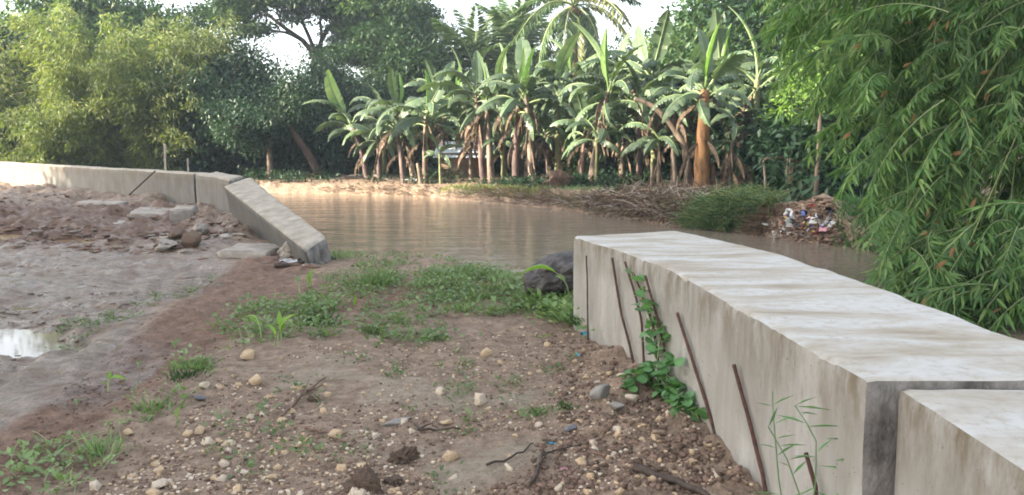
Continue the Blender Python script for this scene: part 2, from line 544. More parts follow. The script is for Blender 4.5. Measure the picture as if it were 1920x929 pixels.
def water_mat(name, col, rough, scale, strength, dist=0.03):
    s = NT(name)
    n1 = s.noise(s.coord((0.55, 1.6, 1)), scale, 4, 0.55, 0.6)
    n2 = s.noise(s.coord((0.8, 2.2, 1)), scale * 4.0, 3, 0.5)
    s.bump(s.math('ADD', n1, s.math('MULTIPLY', n2, 0.25)), strength, dist)
    c = s.ramp(s.noise(s.coord((0.25, 0.7, 1)), 0.9, 4, 0.6, 0.8), [(0.3, tuple(0.86 * q for q in col)), (0.7, tuple(1.12 * q for q in col))])
    s.p.inputs['IOR'].default_value = 1.33
    return s.fin(c, rough, 0.5)


# ------------------------------------------------------------------ ground, river, puddles
WATER = -0.45
NEAR_BANK = [(-5.6, 17.2), (-4.2, 14.0), (-2.6, 10.6), (-1.9, 10.0), (-1.0, 10.1), (-0.3, 9.5), (0.25, 8.4), (0.75, 7.0), (1.15, 6.2), (1.75, 3.0), (2.4, -2), (3.2, -15), (4, -70)]
FAR_BANK = [(22, -70), (14, -12), (9.6, 2), (8.0, 8), (6.5, 13), (5.9, 14.4), (4.95, 16.2), (3.8, 17.8), (2.56, 20.3), (1.33, 22.3), (-0.16, 24.2), (-1.9, 26), (-2.9, 27.3),
            (-4.9, 28.4), (-7.1, 29.4), (-9.5, 29.9), (-12.5, 31.0), (-20, 37), (-45, 52), (-90, 70)]
LEFT_BANK = [(-90, 56), (-45, 43), (-30, 37), (-18.5, 30.6), (-12, 24.6), (-7.6, 19.6)]
RIVER = NEAR_BANK + FAR_BANK + LEFT_BANK


def pbump(px, py, cx, cy, rx, ry):
    return np.exp(-(((px - cx) / rx) ** 2 + ((py - cy) / ry) ** 2))


PUDDLE_Z = -0.075


def zones(x, y):
    """masks of soil kinds on the bank"""
    px, py = proj(x, y, 0 * x)
    # diagonal band of red soil, from the lower left towards the broken wall
    t = (px - 0) / 560.0
    line = 860 - 390 * t
    d = (py - line)
    jig = 26 * fbm(x, y, 0.9, 3, 71)
    red = np.exp(-(((d - 5 + jig) / 85.0) ** 2)) * sstep(-260, 0, px) * (1 - sstep(500, 680, px))
    red = np.maximum(red, 0.75 * pbump(px, py, 640, 560, 330, 60))
    red = np.maximum(red, 0.9 * sstep(375, 395, py) * (1 - sstep(440, 470, py)) * (1 - sstep(300, 420, px)))
    leftmud = sstep(20, 110, line - py + jig) * (1 - sstep(480, 560, px)) * (py > 268)
    silt = 0.10 + 0.26 * leftmud * sstep(440, 520, py)
    silt = np.maximum(silt, 0.62 * pbump(px, py, 620, 700, 260, 45))
    silt = np.maximum(silt, 0.66 * pbump(px, py, 850, 860, 240, 70))
    silt = np.maximum(silt, 0.58 * pbump(px, py, 830, 740, 330, 45))
    silt = np.maximum(silt, 0.5 * pbump(px, py, 950, 660, 140, 30))
    silt *= 1 - 0.9 * sstep(1080, 1230, px) * (py > 560)
    wet = leftmud * (0.45 + 0.5 * sstep(430, 500, py)) + 0.9 * pbump(px, py, 200, 700, 200, 60) * (d < 40)
    wet = np.clip(wet, 0, 1)
    return np.clip(silt, 0, 1), np.clip(red, 0, 1), wet, leftmud, px, py


def height(x, y, fine=True):
    x, y = np.asarray(x, float), np.asarray(y, float)
    silt, red, wet, lm, px, py = zones(x, y)
    s = seg_dist(x, y, RIVER)
    s = np.where(inside(x, y, RIVER), s, -s)
    s = s + 0.22 * fbm(x, y, 0.55, 3, 5)
    far = sstep(0, 4, y - (14 - 1.0 * x)) * (x > -30)          # the bank across the river
    r = np.hypot(x, y)
    z = 0.05 * fbm(x, y, 0.5, 4, 1)
    if fine:
        rough_amt = 0.03 + 0.04 * red
        rough_amt = rough_amt * (1 - 0.6 * np.clip(silt * 1.3, 0, 1)) * (1 - 0.35 * wet)
        z = z + rough_amt * fbm(x, y, 3.0, 4, 11)
        z = z + 0.024 * fbm(x, y, 8.0, 4, 21) * (1 - 0.65 * np.clip(silt * 1.5, 0, 1)) * (r < 40)
        # soil thrown up along the foot of the near wall
        cl = sstep(1060, 1180, px) * (py > 580) * (x < 1.4)
        z = z + cl * (0.035 + 0.07 * fbm(x, y, 4.5, 4, 31))
        # churned mud in front of the left wall
        ch = lm * (1 - sstep(440, 470, py))
        z = z + ch * (0.20 * fbm(x, y * 1.5, 0.9, 5, 41) + 0.16 * fbm(x, y * 1.3, 3.2, 5, 47) - 0.14 * np.abs(fbm(x, y * 1.6, 1.7, 4, 48)) + 0.01)
        z = z + lm * (1 - ch) * 0.045 * fbm(x, y * 1.8, 2.0, 4, 49)
        z = z + 0.13 * pbump(px, py, 400, 440, 110, 24) * (0.6 + 0.8 * fbm(x, y, 1.4, 4, 43))
        # wheel ruts in the wet mud
        z = z - 0.03 * lm * sstep(0.25, 0.5, np.abs(fbm(x * 0.35 + y * 0.9, y * 0.22 - x * 0.2, 1.4, 3, 51)))
    dl = py - (860 - 390 * px / 560.0) + 14 * fbm(x, y, 0.8, 3, 55)
    for q_, w_ in ((-38, 9), (-75, 12), (-128, 11), (-170, 13)):
        z = z - 0.035 * (np.exp(-((dl - q_) / w_) ** 2) - 0.5 * np.exp(-((dl - q_ - 1.8 * w_) / w_) ** 2)) * (px < 480) * sstep(470, 520, py) * (y > 1) * np.clip(0.35 + 2.2 * fbm(x, y, 0.7, 3, 57 + int(w_)), 0, 1.1)
    z = z - 0.055 * lm * sstep(440, 490, py)
    z = z - 0.105 * pbump(px, py, 25, 622, 100, 45)
    z = z + 0.075 * fbm(x, y * 1.5, 1.7, 4, 53) * pbump(px, py, 30, 622, 170, 70)
    z = z - 0.04 * pbump(px, py, 110, 445, 90, 12)
    # the heap of soil and rubbish on the far bank
    z = z + 0.40 * np.exp(-((x - 5.9) / 0.95) ** 2 - ((y - 15.6) / 0.75) ** 2)
    z = z + far * (0.04 - 0.17 * (1 - sstep(-2.5, 2.5, x)) * (1 - sstep(0, 6, -s)))
    # channel
    lip = 0.05 * np.exp(-((s + 0.5) / 0.5) ** 2) * far
    near_p = np.interp(s, [-1.3, -0.4, 0.35, 1.6], [0, 0.0, WATER, WATER - 1.0])
    far_p = np.interp(s, [-1.1, -0.35, 0.0, 1.4], [0, -0.05, WATER, WATER - 1.0])
    ch = near_p * (1 - far) + far_p * far
    k = np.clip((s + 1.3) / 1.3, 0, 1)
    z = z * (1 - 0.5 * k * (s > 0)) + lip + ch
    z = z + (fbm(x, y, 2.2, 4, 61) * 0.20 - 0.10 * np.abs(fbm(x, y, 4.5, 3, 67))) * far * np.exp(-((s + 0.3) / 0.5) ** 2)
    z = z + np.clip(r - 60, 0, None) * 0.01
    return z


GRID = {}


def ground_z(x, y):
    """height of the built ground sheet (bilinear in its own polar grid)"""
    x, y = np.atleast_1d(np.asarray(x, float)), np.atleast_1d(np.asarray(y, float))
    th, rr, Z = GRID['th'], GRID['rr'], GRID['z']
    t = np.clip(np.arctan2(x, y), th[0], th[-1] - 1e-6)
    r = np.clip(np.hypot(x, y), rr[0], rr[-1] - 1e-6)
    j = np.clip(np.searchsorted(th, t, side='right') - 1, 0, len(th) - 2)
    i = np.clip(np.searchsorted(rr, r, side='right') - 1, 0, len(rr) - 2)
    a = (t - th[j]) / (th[j + 1] - th[j])
    b = (r - rr[i]) / (rr[i + 1] - rr[i])
    return (Z[i, j] * (1 - a) + Z[i, j + 1] * a) * (1 - b) + (Z[i + 1, j] * (1 - a) + Z[i + 1, j + 1] * a) * b


def hz(x, y):
    return float(ground_z(x, y)[0])


def build_ground():
    th = np.concatenate([np.linspace(-180, -46, 22)[:-1], np.linspace(-46, -38, 12)[:-1], np.linspace(-38, 36, 430), np.linspace(36, 46, 10)[1:], np.linspace(46, 180, 22)[1:-1]])
    th = np.radians(th)
    rr = np.concatenate([np.geomspace(0.4, 2.4, 18)[:-1], np.geomspace(2.4, 15, 440), np.geomspace(15, 34, 120)[1:], np.geomspace(34, 170, 26)[1:]])
    T, Q = np.meshgrid(th, rr)
    x, y = Q * np.sin(T), Q * np.cos(T)
    z = height(x.ravel(), y.ravel()).reshape(x.shape)
    nr, nth = x.shape
    GRID.update(th=th, rr=rr, z=z)
    V = np.stack([x, y, z], -1).reshape(-1, 3)
    V = np.vstack([V, [[0, 0, 0]]])
    i, j = np.meshgrid(np.arange(nr - 1), np.arange(nth), indexing='ij')
    j2 = (j + 1) % nth
    F = np.stack([i * nth + j, (i + 1) * nth + j, (i + 1) * nth + j2, i * nth + j2], -1).reshape(-1, 4)[:, ::-1]
    jj = np.arange(nth)
    T3 = np.stack([jj, (jj + 1) % nth, np.full(nth, nr * nth)], -1)
    mb = MB()
    mb.add(V, F)
    mb.f.append(T3)
    mb.m.append(np.zeros(len(T3)))
    me = mb.mesh('ground', ground_mat(), smooth=True)
    silt, red, wet, _, _, _ = zones(V[:, 0], V[:, 1])
    a = me.color_attributes.new('zone', 'FLOAT_COLOR', 'POINT')
    a.data.foreach_set('color', np.stack([silt, red, wet, np.ones(len(V))], -1).astype(np.float32).ravel())
    g = link('ground', me)
    tag(g, 'muddy riverbank of grey silt and red brown soil, both sides of the river', None, None, 'structure')
    return g


build_ground()
mb = MB()
gx = np.linspace(-95, 45, 60)
gy = np.linspace(-75, 75, 60)
X, Y = np.meshgrid(gx, gy)
V = np.stack([X, Y, np.full(X.shape, WATER)], -1).reshape(-1, 3)
n = len(gx)
i, j = np.meshgrid(np.arange(len(gy) - 1), np.arange(n - 1), indexing='ij')
F = np.stack([i * n + j, i * n + j + 1, (i + 1) * n + j + 1, (i + 1) * n + j], -1).reshape(-1, 4)
ctr = V[F].mean(1)
keep = inside(ctr[:, 0], ctr[:, 1], RIVER) | (seg_dist(ctr[:, 0], ctr[:, 1], RIVER) < 3.0)
mb.add(V, F[keep])
tag(mb.obj('river', water_mat('muddy_river_water', (0.165, 0.132, 0.098), 0.06, 1.5, 0.6, 0.05)), 'brown muddy river with faint ripples', None, None, 'structure')
M['puddle'] = water_mat('puddle_water', (0.20, 0.16, 0.12), 0.04, 3.0, 0.05, 0.01)
M['puddle_ochre'] = water_mat('puddle_ochre', (0.27, 0.175, 0.085), 0.2, 3.0, 0.05, 0.01)


def puddle(px, py, rx, ry, z, mat, label):
    c = gp(px, py, z)
    a = np.linspace(0, 2 * pi, 28)[:-1]
    mb = MB()
    ring = np.stack([c[0] + rx * np.cos(a), c[1] + ry * np.sin(a), np.full(27, z)], -1)
    mb.add(np.vstack([ring, [c]]), np.array([(k, (k + 1) % 27, 27) for k in range(27)]))
    tag(mb.obj('puddle', mat), label, None, None, 'structure')


puddle(20, 622, 1.5, 1.1, -0.112, M['puddle'], 'bright rain puddle in the wet mud at the left edge')
puddle(110, 446, 1.7, 0.9, -0.075, M['puddle_ochre'], 'ochre puddle in the churned mud before the far wall')


# ------------------------------------------------------------------ concrete flood wall
def n3(P, sc, s=0):
    P = P * sc
    return (vn(P[:, 0] + 0.61 * P[:, 2], P[:, 1] - 0.83 * P[:, 2], s) + vn(P[:, 2] + 5.1, P[:, 0] - P[:, 1], s + 7) - 1.0)


def solid(mb, fn, nu, nv, nw, bev=0.012, amp=0.006, seed=0, mats=(0, 1, 2), chip=0.012, nsc=3.0, lumps=0.0):
    """closed six-sided solid; fn(u, v, w): along, across, downward. mats = top, sides, ends"""
    def dens(n, eps):
        a = np.linspace(0, 1, n + 1)
        return np.unique(np.concatenate([a, [eps, 1 - eps]]))
    us, vs, ws = dens(nu, 0.006), dens(nv, 0.03), dens(nw, 0.02)

    def patch(fix, val, A, B, m, flip):
        a, b = np.meshgrid(A, B, indexing='ij')
        a, b = a.ravel(), b.ravel()
        c = np.full(a.shape, float(val))
        u, v, w_ = {'w': (a, b, c), 'v': (a, c, b), 'u': (c, a, b)}[fix]
        P = fn(u, v, w_)
        C = fn(u, np.full(u.shape, 0.5), np.full(u.shape, 0.5))
        mid = fn(np.full(u.shape, 0.5), np.full(u.shape, 0.5), np.full(u.shape, 0.5))
        D = nrm(P - C)
        ex = (u < 1e-6).astype(int) + (u > 1 - 1e-6) + (v < 1e-6) + (v > 1 - 1e-6) + (w_ < 1e-6) + (w_ > 1 - 1e-6)
        P2 = P + D * (amp * (n3(P, nsc, seed) + 0.5 * n3(P, nsc * 3.1, seed + 3)))[:, None]
        if lumps:
            P2 = P2 + nrm(P - mid) * (lumps * (n3(P, 2.2, seed + 9) + 0.5 * n3(P, 6.0, seed + 5)))[:, None]
        edge = np.clip(ex - 1, 0, 2) * (bev + chip * np.clip(n3(P, 7, seed + 5) + 0.9 * n3(P, 26, seed + 6), 0, 1.5))
        P2 = P2 - D * edge[:, None] - nrm(P - mid) * (edge * 0.4)[:, None]
        na, nb = len(A), len(B)
        i, j = np.meshgrid(np.arange(na - 1), np.arange(nb - 1), indexing='ij')
        F = np.stack([i * nb + j, (i + 1) * nb + j, (i + 1) * nb + j + 1, i * nb + j + 1], -1).reshape(-1, 4)
        mb.add(P2, F[:, ::-1] if flip else F, m)
    patch('w', 0, us, vs, mats[0], False)
    patch('w', 1, us, vs, mats[1], True)
    patch('v', 0, us, ws, mats[1], True)
    patch('v', 1, us, ws, mats[1], False)
    patch('u', 0, vs, ws, mats[2], False)
    patch('u', 1, vs, ws, mats[2], True)


def pl(pts, t):
    """points at fraction t along a polyline"""
    pts = np.asarray(pts, float)
    L = np.concatenate([[0], np.cumsum(np.linalg.norm(np.diff(pts, axis=0), axis=1))])
    return np.stack([np.interp(t * L[-1], L, pts[:, k]) for k in range(pts.shape[1])], -1)


def wall(label, left, right, ztop, zbot, nu, seed, **kw):
    left, right = np.asarray(left, float)[:, :2], np.asarray(right, float)[:, :2]

    def fn(u, v, w_):
        a, b = pl(left, u), pl(right, u)
        xy = a + (b - a) * v[:, None]
        zt = ztop(u) if callable(ztop) else ztop
        return np.column_stack([xy, zt + (zbot - zt) * w_])
    mb = MB()
    solid(mb, fn, nu, 10, 12, seed=seed, **kw)
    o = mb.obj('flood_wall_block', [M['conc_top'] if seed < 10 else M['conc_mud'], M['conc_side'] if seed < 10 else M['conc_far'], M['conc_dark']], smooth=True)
    return tag(o, label, 'wall', 'concrete flood wall blocks along the river')


def corners(label, name, cat, c4, depth, nu, nv, nw, seed, mats, group=None, down=None, **kw):
    """solid hanging from four top corners (near left, near right, far right, far left)"""
    c = [np.asarray(q, float) for q in c4]
    nn = np.cross(c[1] - c[0], c[3] - c[0])
    nn /= np.linalg.norm(nn)
    if nn[2] < 0:
        nn = -nn
    dn = -nn * depth if down is None else np.asarray(down, float)

    def fn(u, v, w_):
        a = c[0] + (c[3] - c[0]) * u[:, None]
        b = c[1] + (c[2] - c[1]) * u[:, None]
        return a + (b - a) * v[:, None] + dn * w_[:, None]
    mb = MB()
    solid(mb, fn, nu, nv, nw, seed=seed, **kw)
    return tag(mb.obj(name, mats, smooth=True), label, cat, group)


ZT = 0.70
le = [gp(x, y, ZT) for x, y in ((1622, 708), (1500, 643), (1380, 574), (1260, 509), (1160, 468), (1074, 441))]
ri = [gp(x, y, ZT) for x, y in ((2235, 709), (2040, 662), (1920, 634), (1830, 603), (1700, 556), (1560, 511), (1400, 458), (1270, 432))]
BL1_L, BL1_R = le, ri
wall('long pale concrete wall block with stained top, at the right', le, ri, lambda u: ZT - 0.012 * np.sin(u * 9) * u, -0.9, 190, 3, bev=0.006, amp=0.010, chip=0.016)
# the next block, a little lower and set back behind an open joint
d0 = np.array(le[0][:2]) - np.array(le[1][:2])
d0 = d0 / np.linalg.norm(d0)
r0 = np.array(ri[0][:2])
s0 = np.array(gp(1684, 727, ZT - 0.03)[:2])
s1 = np.array(gp(1920, 880, ZT - 0.03)[:2])
d2 = (s1 - s0) / np.linalg.norm(s1 - s0)
e0 = np.array(gp(2290, 726, ZT - 0.03)[:2])
wall('lower concrete wall block nearest the camera, beyond an open joint', [s0, s0 + d2 * 4.5], [e0, e0 + d2 * 4.5], ZT - 0.03, -0.9, 150, 8, bev=0.006, amp=0.008, chip=0.016)

lw = [gp(x, y, ZT) for x, y in ((362, 325.5), (320, 323), (240, 318.5), (150, 313.5), (60, 308.5), (0, 305), (-120, 300.5))]
lwr = [np.array([q[0] + 0.20, q[1] + 0.52, 0]) for q in lw]
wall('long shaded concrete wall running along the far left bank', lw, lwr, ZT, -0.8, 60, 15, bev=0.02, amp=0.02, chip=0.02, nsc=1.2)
lb = [gp(x, y, ZT) for x, y in ((366, 326.5), (400, 331.5), (432, 338))]
lbr = [gp(x, y, ZT) for x, y in ((408, 322.5), (430, 326.5), (456, 331))]
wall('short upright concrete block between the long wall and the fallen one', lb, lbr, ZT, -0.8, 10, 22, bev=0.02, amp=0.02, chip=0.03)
SL = [at(571, 469, 9.0), at(611, 445, 9.4), at(470, 333, 14.9), at(419, 350, 14.2)]
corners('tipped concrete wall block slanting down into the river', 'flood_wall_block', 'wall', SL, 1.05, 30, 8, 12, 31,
        [M['conc_mud'], M['conc_mud_shaded'], M['conc_dark']], 'concrete flood wall blocks along the river', bev=0.02, amp=0.02, chip=0.04)


def gz(px, py, lift=0.0):
    """point on the actual ground seen at a photograph pixel"""
    d = ray(px, py)
    yy = np.geomspace(1.6, 60, 500)
    P = np.array([0, 0, CAMZ]) + d * (yy / d[1])[:, None]
    under = P[:, 2] < ground_z(P[:, 0], P[:, 1])
    if not under.any():
        p = gp(px, py, 0.0)
        return np.array([p[0], p[1], hz(p[0], p[1]) + lift])
    i = max(1, int(np.argmax(under)))
    a, b = P[i - 1], P[i]
    for _ in range(8):
        m = (a + b) / 2
        if m[2] < hz(m[0], m[1]):
            b = m
        else:
            a = m
    return np.array([b[0], b[1], hz(b[0], b[1]) + lift])


def slab(label, px4, z, th, seed, **kw):
    q = gz(sum(a for a, b in px4) / 4, sum(b for a, b in px4) / 4)
    z = q[2] + 0.3 * z
    c4 = [gp(a, b, z) for a, b in px4]
    return corners(label, 'concrete_slab', 'concrete slab', c4, th, 12, 12, 3, seed, [M['rubble']] * 3, 'broken concrete slabs by the fallen wall',
                   bev=0.02, amp=0.03, chip=0.06, lumps=0.05, **kw)


slab('thin broken concrete slab lying flat beside the tipped wall block', [(405, 472), (505, 474), (540, 458), (448, 455)], 0.16, 0.10, 4)
slab('wide pale concrete slab lying before the upright wall block', [(238, 402), (350, 402), (362, 391), (262, 388)], 0.10, 0.2, 6)
slab('narrow concrete fragment on the churned mud left of the wide slab', [(195, 420), (238, 420), (250, 412), (205, 412)], 0.08, 0.08, 9)
slab('thin buried concrete fragment below the far wall', [(140, 381), (215, 384), (240, 378), (165, 375)], 0.08, 0.1, 12)
corners('square concrete footing at the foot of the wall joint', 'concrete_footing', 'concrete block', [gp(318, 396, 0.12), gp(368, 394, 0.12), gp(372, 385, 0.12), gp(330, 386, 0.12)], 0.4, 4, 4, 4, 2,
        [M['rubble']] * 3, bev=0.02, chip=0.04, amp=0.02)


# ------------------------------------------------------------------ stones and rubble
def ico(sub, seed, squash=(1, 0.85, 0.62), amp=0.25, sc=1.4, cuts=7):
    bm = bmesh.new()
    bmesh.ops.create_icosphere(bm, subdivisions=sub, radius=1.0)
    V = np.array([v.co[:] for v in bm.verts])
    F = np.array([[v.index for v in f.verts] for f in bm.faces])
    bm.free()
    rs = RS(seed)
    k = 1 + amp * (n3(V + 10 * rs.rand(3), sc, seed) + 0.5 * n3(V + 3 * rs.rand(3), sc * 2.3, seed + 2))
    V = V * k[:, None]
    for _ in range(cuts):                                   # broken facets
        nn = nrm(rs.normal(size=3))
        dd = V @ nn
        lim = rs.uniform(0.42, 0.85)
        V = V - np.clip(dd - lim, 0, None)[:, None] * nn * 0.85
    return V * np.array(squash), F


def ico_mesh(name, sub, seed, mat, smooth=True, **kw):
    V, F = ico(sub, seed, **kw)
    mb = MB()
    mb.add(V, F)
    return mb.mesh(name, mat, smooth)


def hull(seed, n, squash):
    """angular broken stone: hull of points on a sphere"""
    rs = RS(seed)
    P = nrm(rs.normal(size=(n, 3))) * rs.uniform(.8, 1.05, (n, 1)) * np.array(squash)
    bm = bmesh.new()
    for p in P:
        bm.verts.new(p)
    bmesh.ops.convex_hull(bm, input=bm.verts)
    bmesh.ops.delete(bm, geom=[v for v in bm.verts if not v.link_faces], context='VERTS')
    bmesh.ops.bevel(bm, geom=list(bm.edges), offset=.035, segments=1, affect='EDGES')
    bmesh.ops.triangulate(bm, faces=list(bm.faces))
    bm.verts.index_update()
    V = np.array([v.co[:] for v in bm.verts])
    F = np.array([[v.index for v in f.verts] for f in bm.faces])
    bm.free()
    return V, F


def hull_mesh(name, seed, mat, squash, n=11):
    V, F = hull(seed, n, squash)
    mb = MB()
    mb.add(V, F)
    return mb.mesh(name, mat, False)


rng = RS(77)
STONES = {}
for k, mt in enumerate(('stone_tan', 'stone_pale', 'stone_brown')):
    STONES[mt] = [hull_mesh('stone', 100 + 10 * k + q, M[mt], (1, rng.uniform(0.6, 0.95), rng.uniform(0.45, 0.75))) for q in range(5)]


def stone(name, label, cat, px, py, size, mesh, group=None, sink=0.3, rz=None, kind_scale=(1, 1, 1)):
    p = gz(px, py)
    s = size / 2
    o = link(name, mesh, None, (p[0], p[1], p[2] + s * 0.6 * (1 - 2 * sink)), (rng.uniform(-.3, .3), rng.uniform(-.3, .3), rng.uniform(0, 6.28) if rz is None else rz),
             (s * kind_scale[0], s * kind_scale[1], s * kind_scale[2]))
    return tag(o, label, cat, group)


def named(px, py, wpx, key, label, sink=0.24):
    wpx *= 1.12
    p = gz(px, py)
    d = math.hypot(p[0], p[1])
    ms = STONES.get(key)
    return stone('stone', label, 'stone', px, py, wpx / FPX * d * 1.12, ms[int(rng.randint(len(ms)))], None, sink)


named(843, 862, 38, 'stone_tan', 'yellowish knobbly stone alone on the smooth grey silt at bottom centre')
named(632, 820, 33, 'stone_tan', 'tan stone at the end of a short brown stick')
named(468, 672, 34, 'stone_tan', 'ochre stone at the foot of the leaning seedlings')
named(900, 757, 40, 'stone_pale', 'pale flat stone below the weeds, right of the centre')
named(910, 668, 30, 'stone_tan', 'tan flat stone just below the right edge of the weed patch')
named(352, 818, 22, 'stone_tan', 'leftmost of four tan stones clustered at the lower left')
named(374, 812, 24, 'stone_tan', 'second of four tan stones clustered at the lower left')
named(390, 833, 24, 'stone_pale', 'lowest of four tan stones clustered at the lower left')
named(417, 830, 24, 'stone_tan', 'rightmost of four tan stones clustered at the lower left')
named(300, 887, 24, 'stone_tan', 'tan stone among dark soil at the bottom left')
named(298, 917, 34, 'stone_pale', 'pale broken stone cut by the bottom edge at left')
named(178, 918, 30, 'stone_pale', 'pale stone at the bottom edge, furthest left')
named(241, 815, 22, 'stone_tan', 'tan stone beside the tuft of grass at lower left')
named(384, 727, 22, 'stone_pale', 'pale stone below the dark leafy weed tuft')
named(480, 720, 34, 'stone_tan', 'flat tan stone above the two forked twigs')
named(826, 738, 22, 'stone_pale', 'cream stone in the middle of the gravel patch')
named(1090, 872, 27, 'stone_tan', 'large tan stone among gravel near the bottom right')
named(1236, 820, 32, 'stone_brown', 'brown stone on the dark soil under the vine')
named(1098, 710, 18, 'stone_tan', 'tan stone left of the grey cobble')
named(1112, 836, 24, 'stone_pale', 'pale stone beside the dark cobble')
named(1048, 920, 24, 'stone_pale', 'pale stone at the bottom edge right of the dark forked stick')
named(955, 880, 24, 'stone_pale', 'pale stone touching the long dark stick')
named(1185, 752, 28, 'stone_pale', 'pale stone just under the vine leaves')
ms_grey = ico_mesh('cobble', 3, 400, M['stone_grey'], squash=(1, 0.7, 0.75), amp=0.1)
ms_dark = ico_mesh('cobble', 3, 401, M['stone_dark'], squash=(1, 0.75, 0.55), amp=0.1)
ms_mid = ico_mesh('cobble', 3, 402, M['stone_grey'], squash=(1, 0.62, 0.5), amp=0.12)
stone('cobble', 'smooth grey cobble standing on edge beside the vine', 'stone', 1126, 743, 0.125, ms_grey, None, 0.2, 0.3)
stone('cobble', 'flat grey cobble below the vine leaves', 'stone', 1156, 768, 0.10, ms_mid, None, 0.25, -0.5)
stone('cobble', 'dark rounded cobble on the gravel right of the silt', 'stone', 1070, 809, 0.075, ms_dark, None, 0.25, 0.2)
stone('cobble', 'bluish flat cobble on the silt at the centre', 'stone', 745, 796, 0.17, ms_mid, None, 0.42, 0.35, (1, 0.55, 0.5))
stone('cobble', 'dark grey cobble at the left of the gravel', 'stone', 375, 750, 0.07, ms_dark, None, 0.3, 0.5)

# rubble under the tipped block and a large dark rock at the end of the near wall
for px, py, wpx, key, sub, lab in ((378, 441, 44, 'rubble', 3, 'rounded grey boulder half buried in the mud by the tipped wall'),
                                   (312, 470, 46, 'rubble', 3, 'low mud covered boulder on the edge of the silt'),
                                   (335, 448, 40, 'clod', 3, 'dark lump of earth between two grey boulders'),
                                   (362, 462, 46, 'clod', 3, 'dark lump of earth below the grey boulder'),
                                   (548, 478, 44, 'rubble', 3, 'rough rubble chunk wedged under the low end of the tipped block'),
                                   (600, 474, 22, 'stone_tan', 2, 'reddish stone at the broken end of the tipped block'),
                                   (610, 468, 24, 'boulder', 3, 'dark rubble stone at the broken end of the tipped block')):
    p = gz(px, py)
    d = math.hypot(p[0], p[1])
    mm = ico_mesh('rubble', sub + 1, int(px), M[key], smooth=False, amp=0.42, sc=2.0, squash=(1, 0.8, 0.65))
    stone('rubble', lab, 'rubble', px, py, wpx / FPX * d, mm, None, 0.15)


def big_rock():
    V, F = ico(6, 55, (1, 1, 1), 0.16, 1.0, 0)
    n = 0.20 * n3(V, 1.8, 3) - 0.16 * np.abs(n3(V, 2.6, 8)) + 0.05 * n3(V, 7, 9) + 0.03 * n3(V, 15, 4)
    crease = np.exp(-((V[:, 2] - 0.30 + 0.5 * V[:, 0] + 0.2 * n3(V, 2, 1)) / 0.07) ** 2) * 0.09
    V = V * (1 + n - crease)[:, None]
    V = V * np.array([0.29, 0.30, 0.185])
    a = 0.35
    V = np.column_stack([V[:, 0], V[:, 1], V[:, 2] + 0.35 * V[:, 0]])
    mb = MB()
    mb.add(V, F)
    return mb


P = at(1040, 512, 7.15)
o = big_rock().obj('boulder', M['boulder'], smooth=True, loc=(P[0], P[1], P[2] - 0.02))
tag(o, 'large dark creased rock wedged against the end of the near wall', 'rock')
o = link('boulder', ico_mesh('boulder', 4, 58, M['boulder'], amp=0.2), None, gz(985, 524, 0.0), (0, 0, 0.4), (0.14, 0.12, 0.13))
tag(o, 'small dark rock in the weeds left of the large creased rock', 'rock')
o = link('boulder', ico_mesh('boulder', 3, 59, M['rubble'], amp=0.2), None, gz(1050, 560, 0.0), (0, 0, 0.4), (0.17, 0.12, 0.08))
tag(o, 'pale flat stone at the foot of the large creased rock', 'rock')

# scattered stones, one object each
polyS = [(180, 929), (330, 790), (440, 690), (600, 650), (800, 640), (1000, 600), (1090, 590), (1160, 690), (1300, 800), (1420, 929)]
LANDMARKS = [(843, 862, 'yellowish knobbly stone'), (600, 815, 'short brown stick'), (468, 672, 'ochre stone below the seedlings'), (900, 757, 'pale flat stone'), (910, 668, 'tan flat stone below the weeds'),
             (385, 825, 'cluster of four tan stones'), (298, 905, 'pale broken stone at the bottom'), (560, 750, 'forked brown twig'), (820, 810, 'dark bent twig'), (1126, 743, 'upright grey cobble'),
             (1070, 809, 'dark rounded cobble'), (1090, 872, 'large tan stone in the gravel'), (1034, 842, 'blue scrap by the forked stick'), (745, 796, 'bluish flat cobble'), (690, 915, 'large clod at the bottom'),
             (1250, 895, 'thick wet stick'), (1236, 820, 'brown stone under the vine'), (362, 690, 'dark leafy weed tuft'), (1097, 640, 'blue scrap at the wall'), (826, 738, 'cream stone'), (700, 635, 'weeds below the path middle'),
             (955, 880, 'long thin dark stick'), (480, 720, 'flat tan stone above the twigs'), (1160, 800, 'pale stone by the flat cobble'), (520, 880, 'bare gravel at the lower left'), (1000, 720, 'gravel left of the cobbles')]
cnt = 0
tries = 0
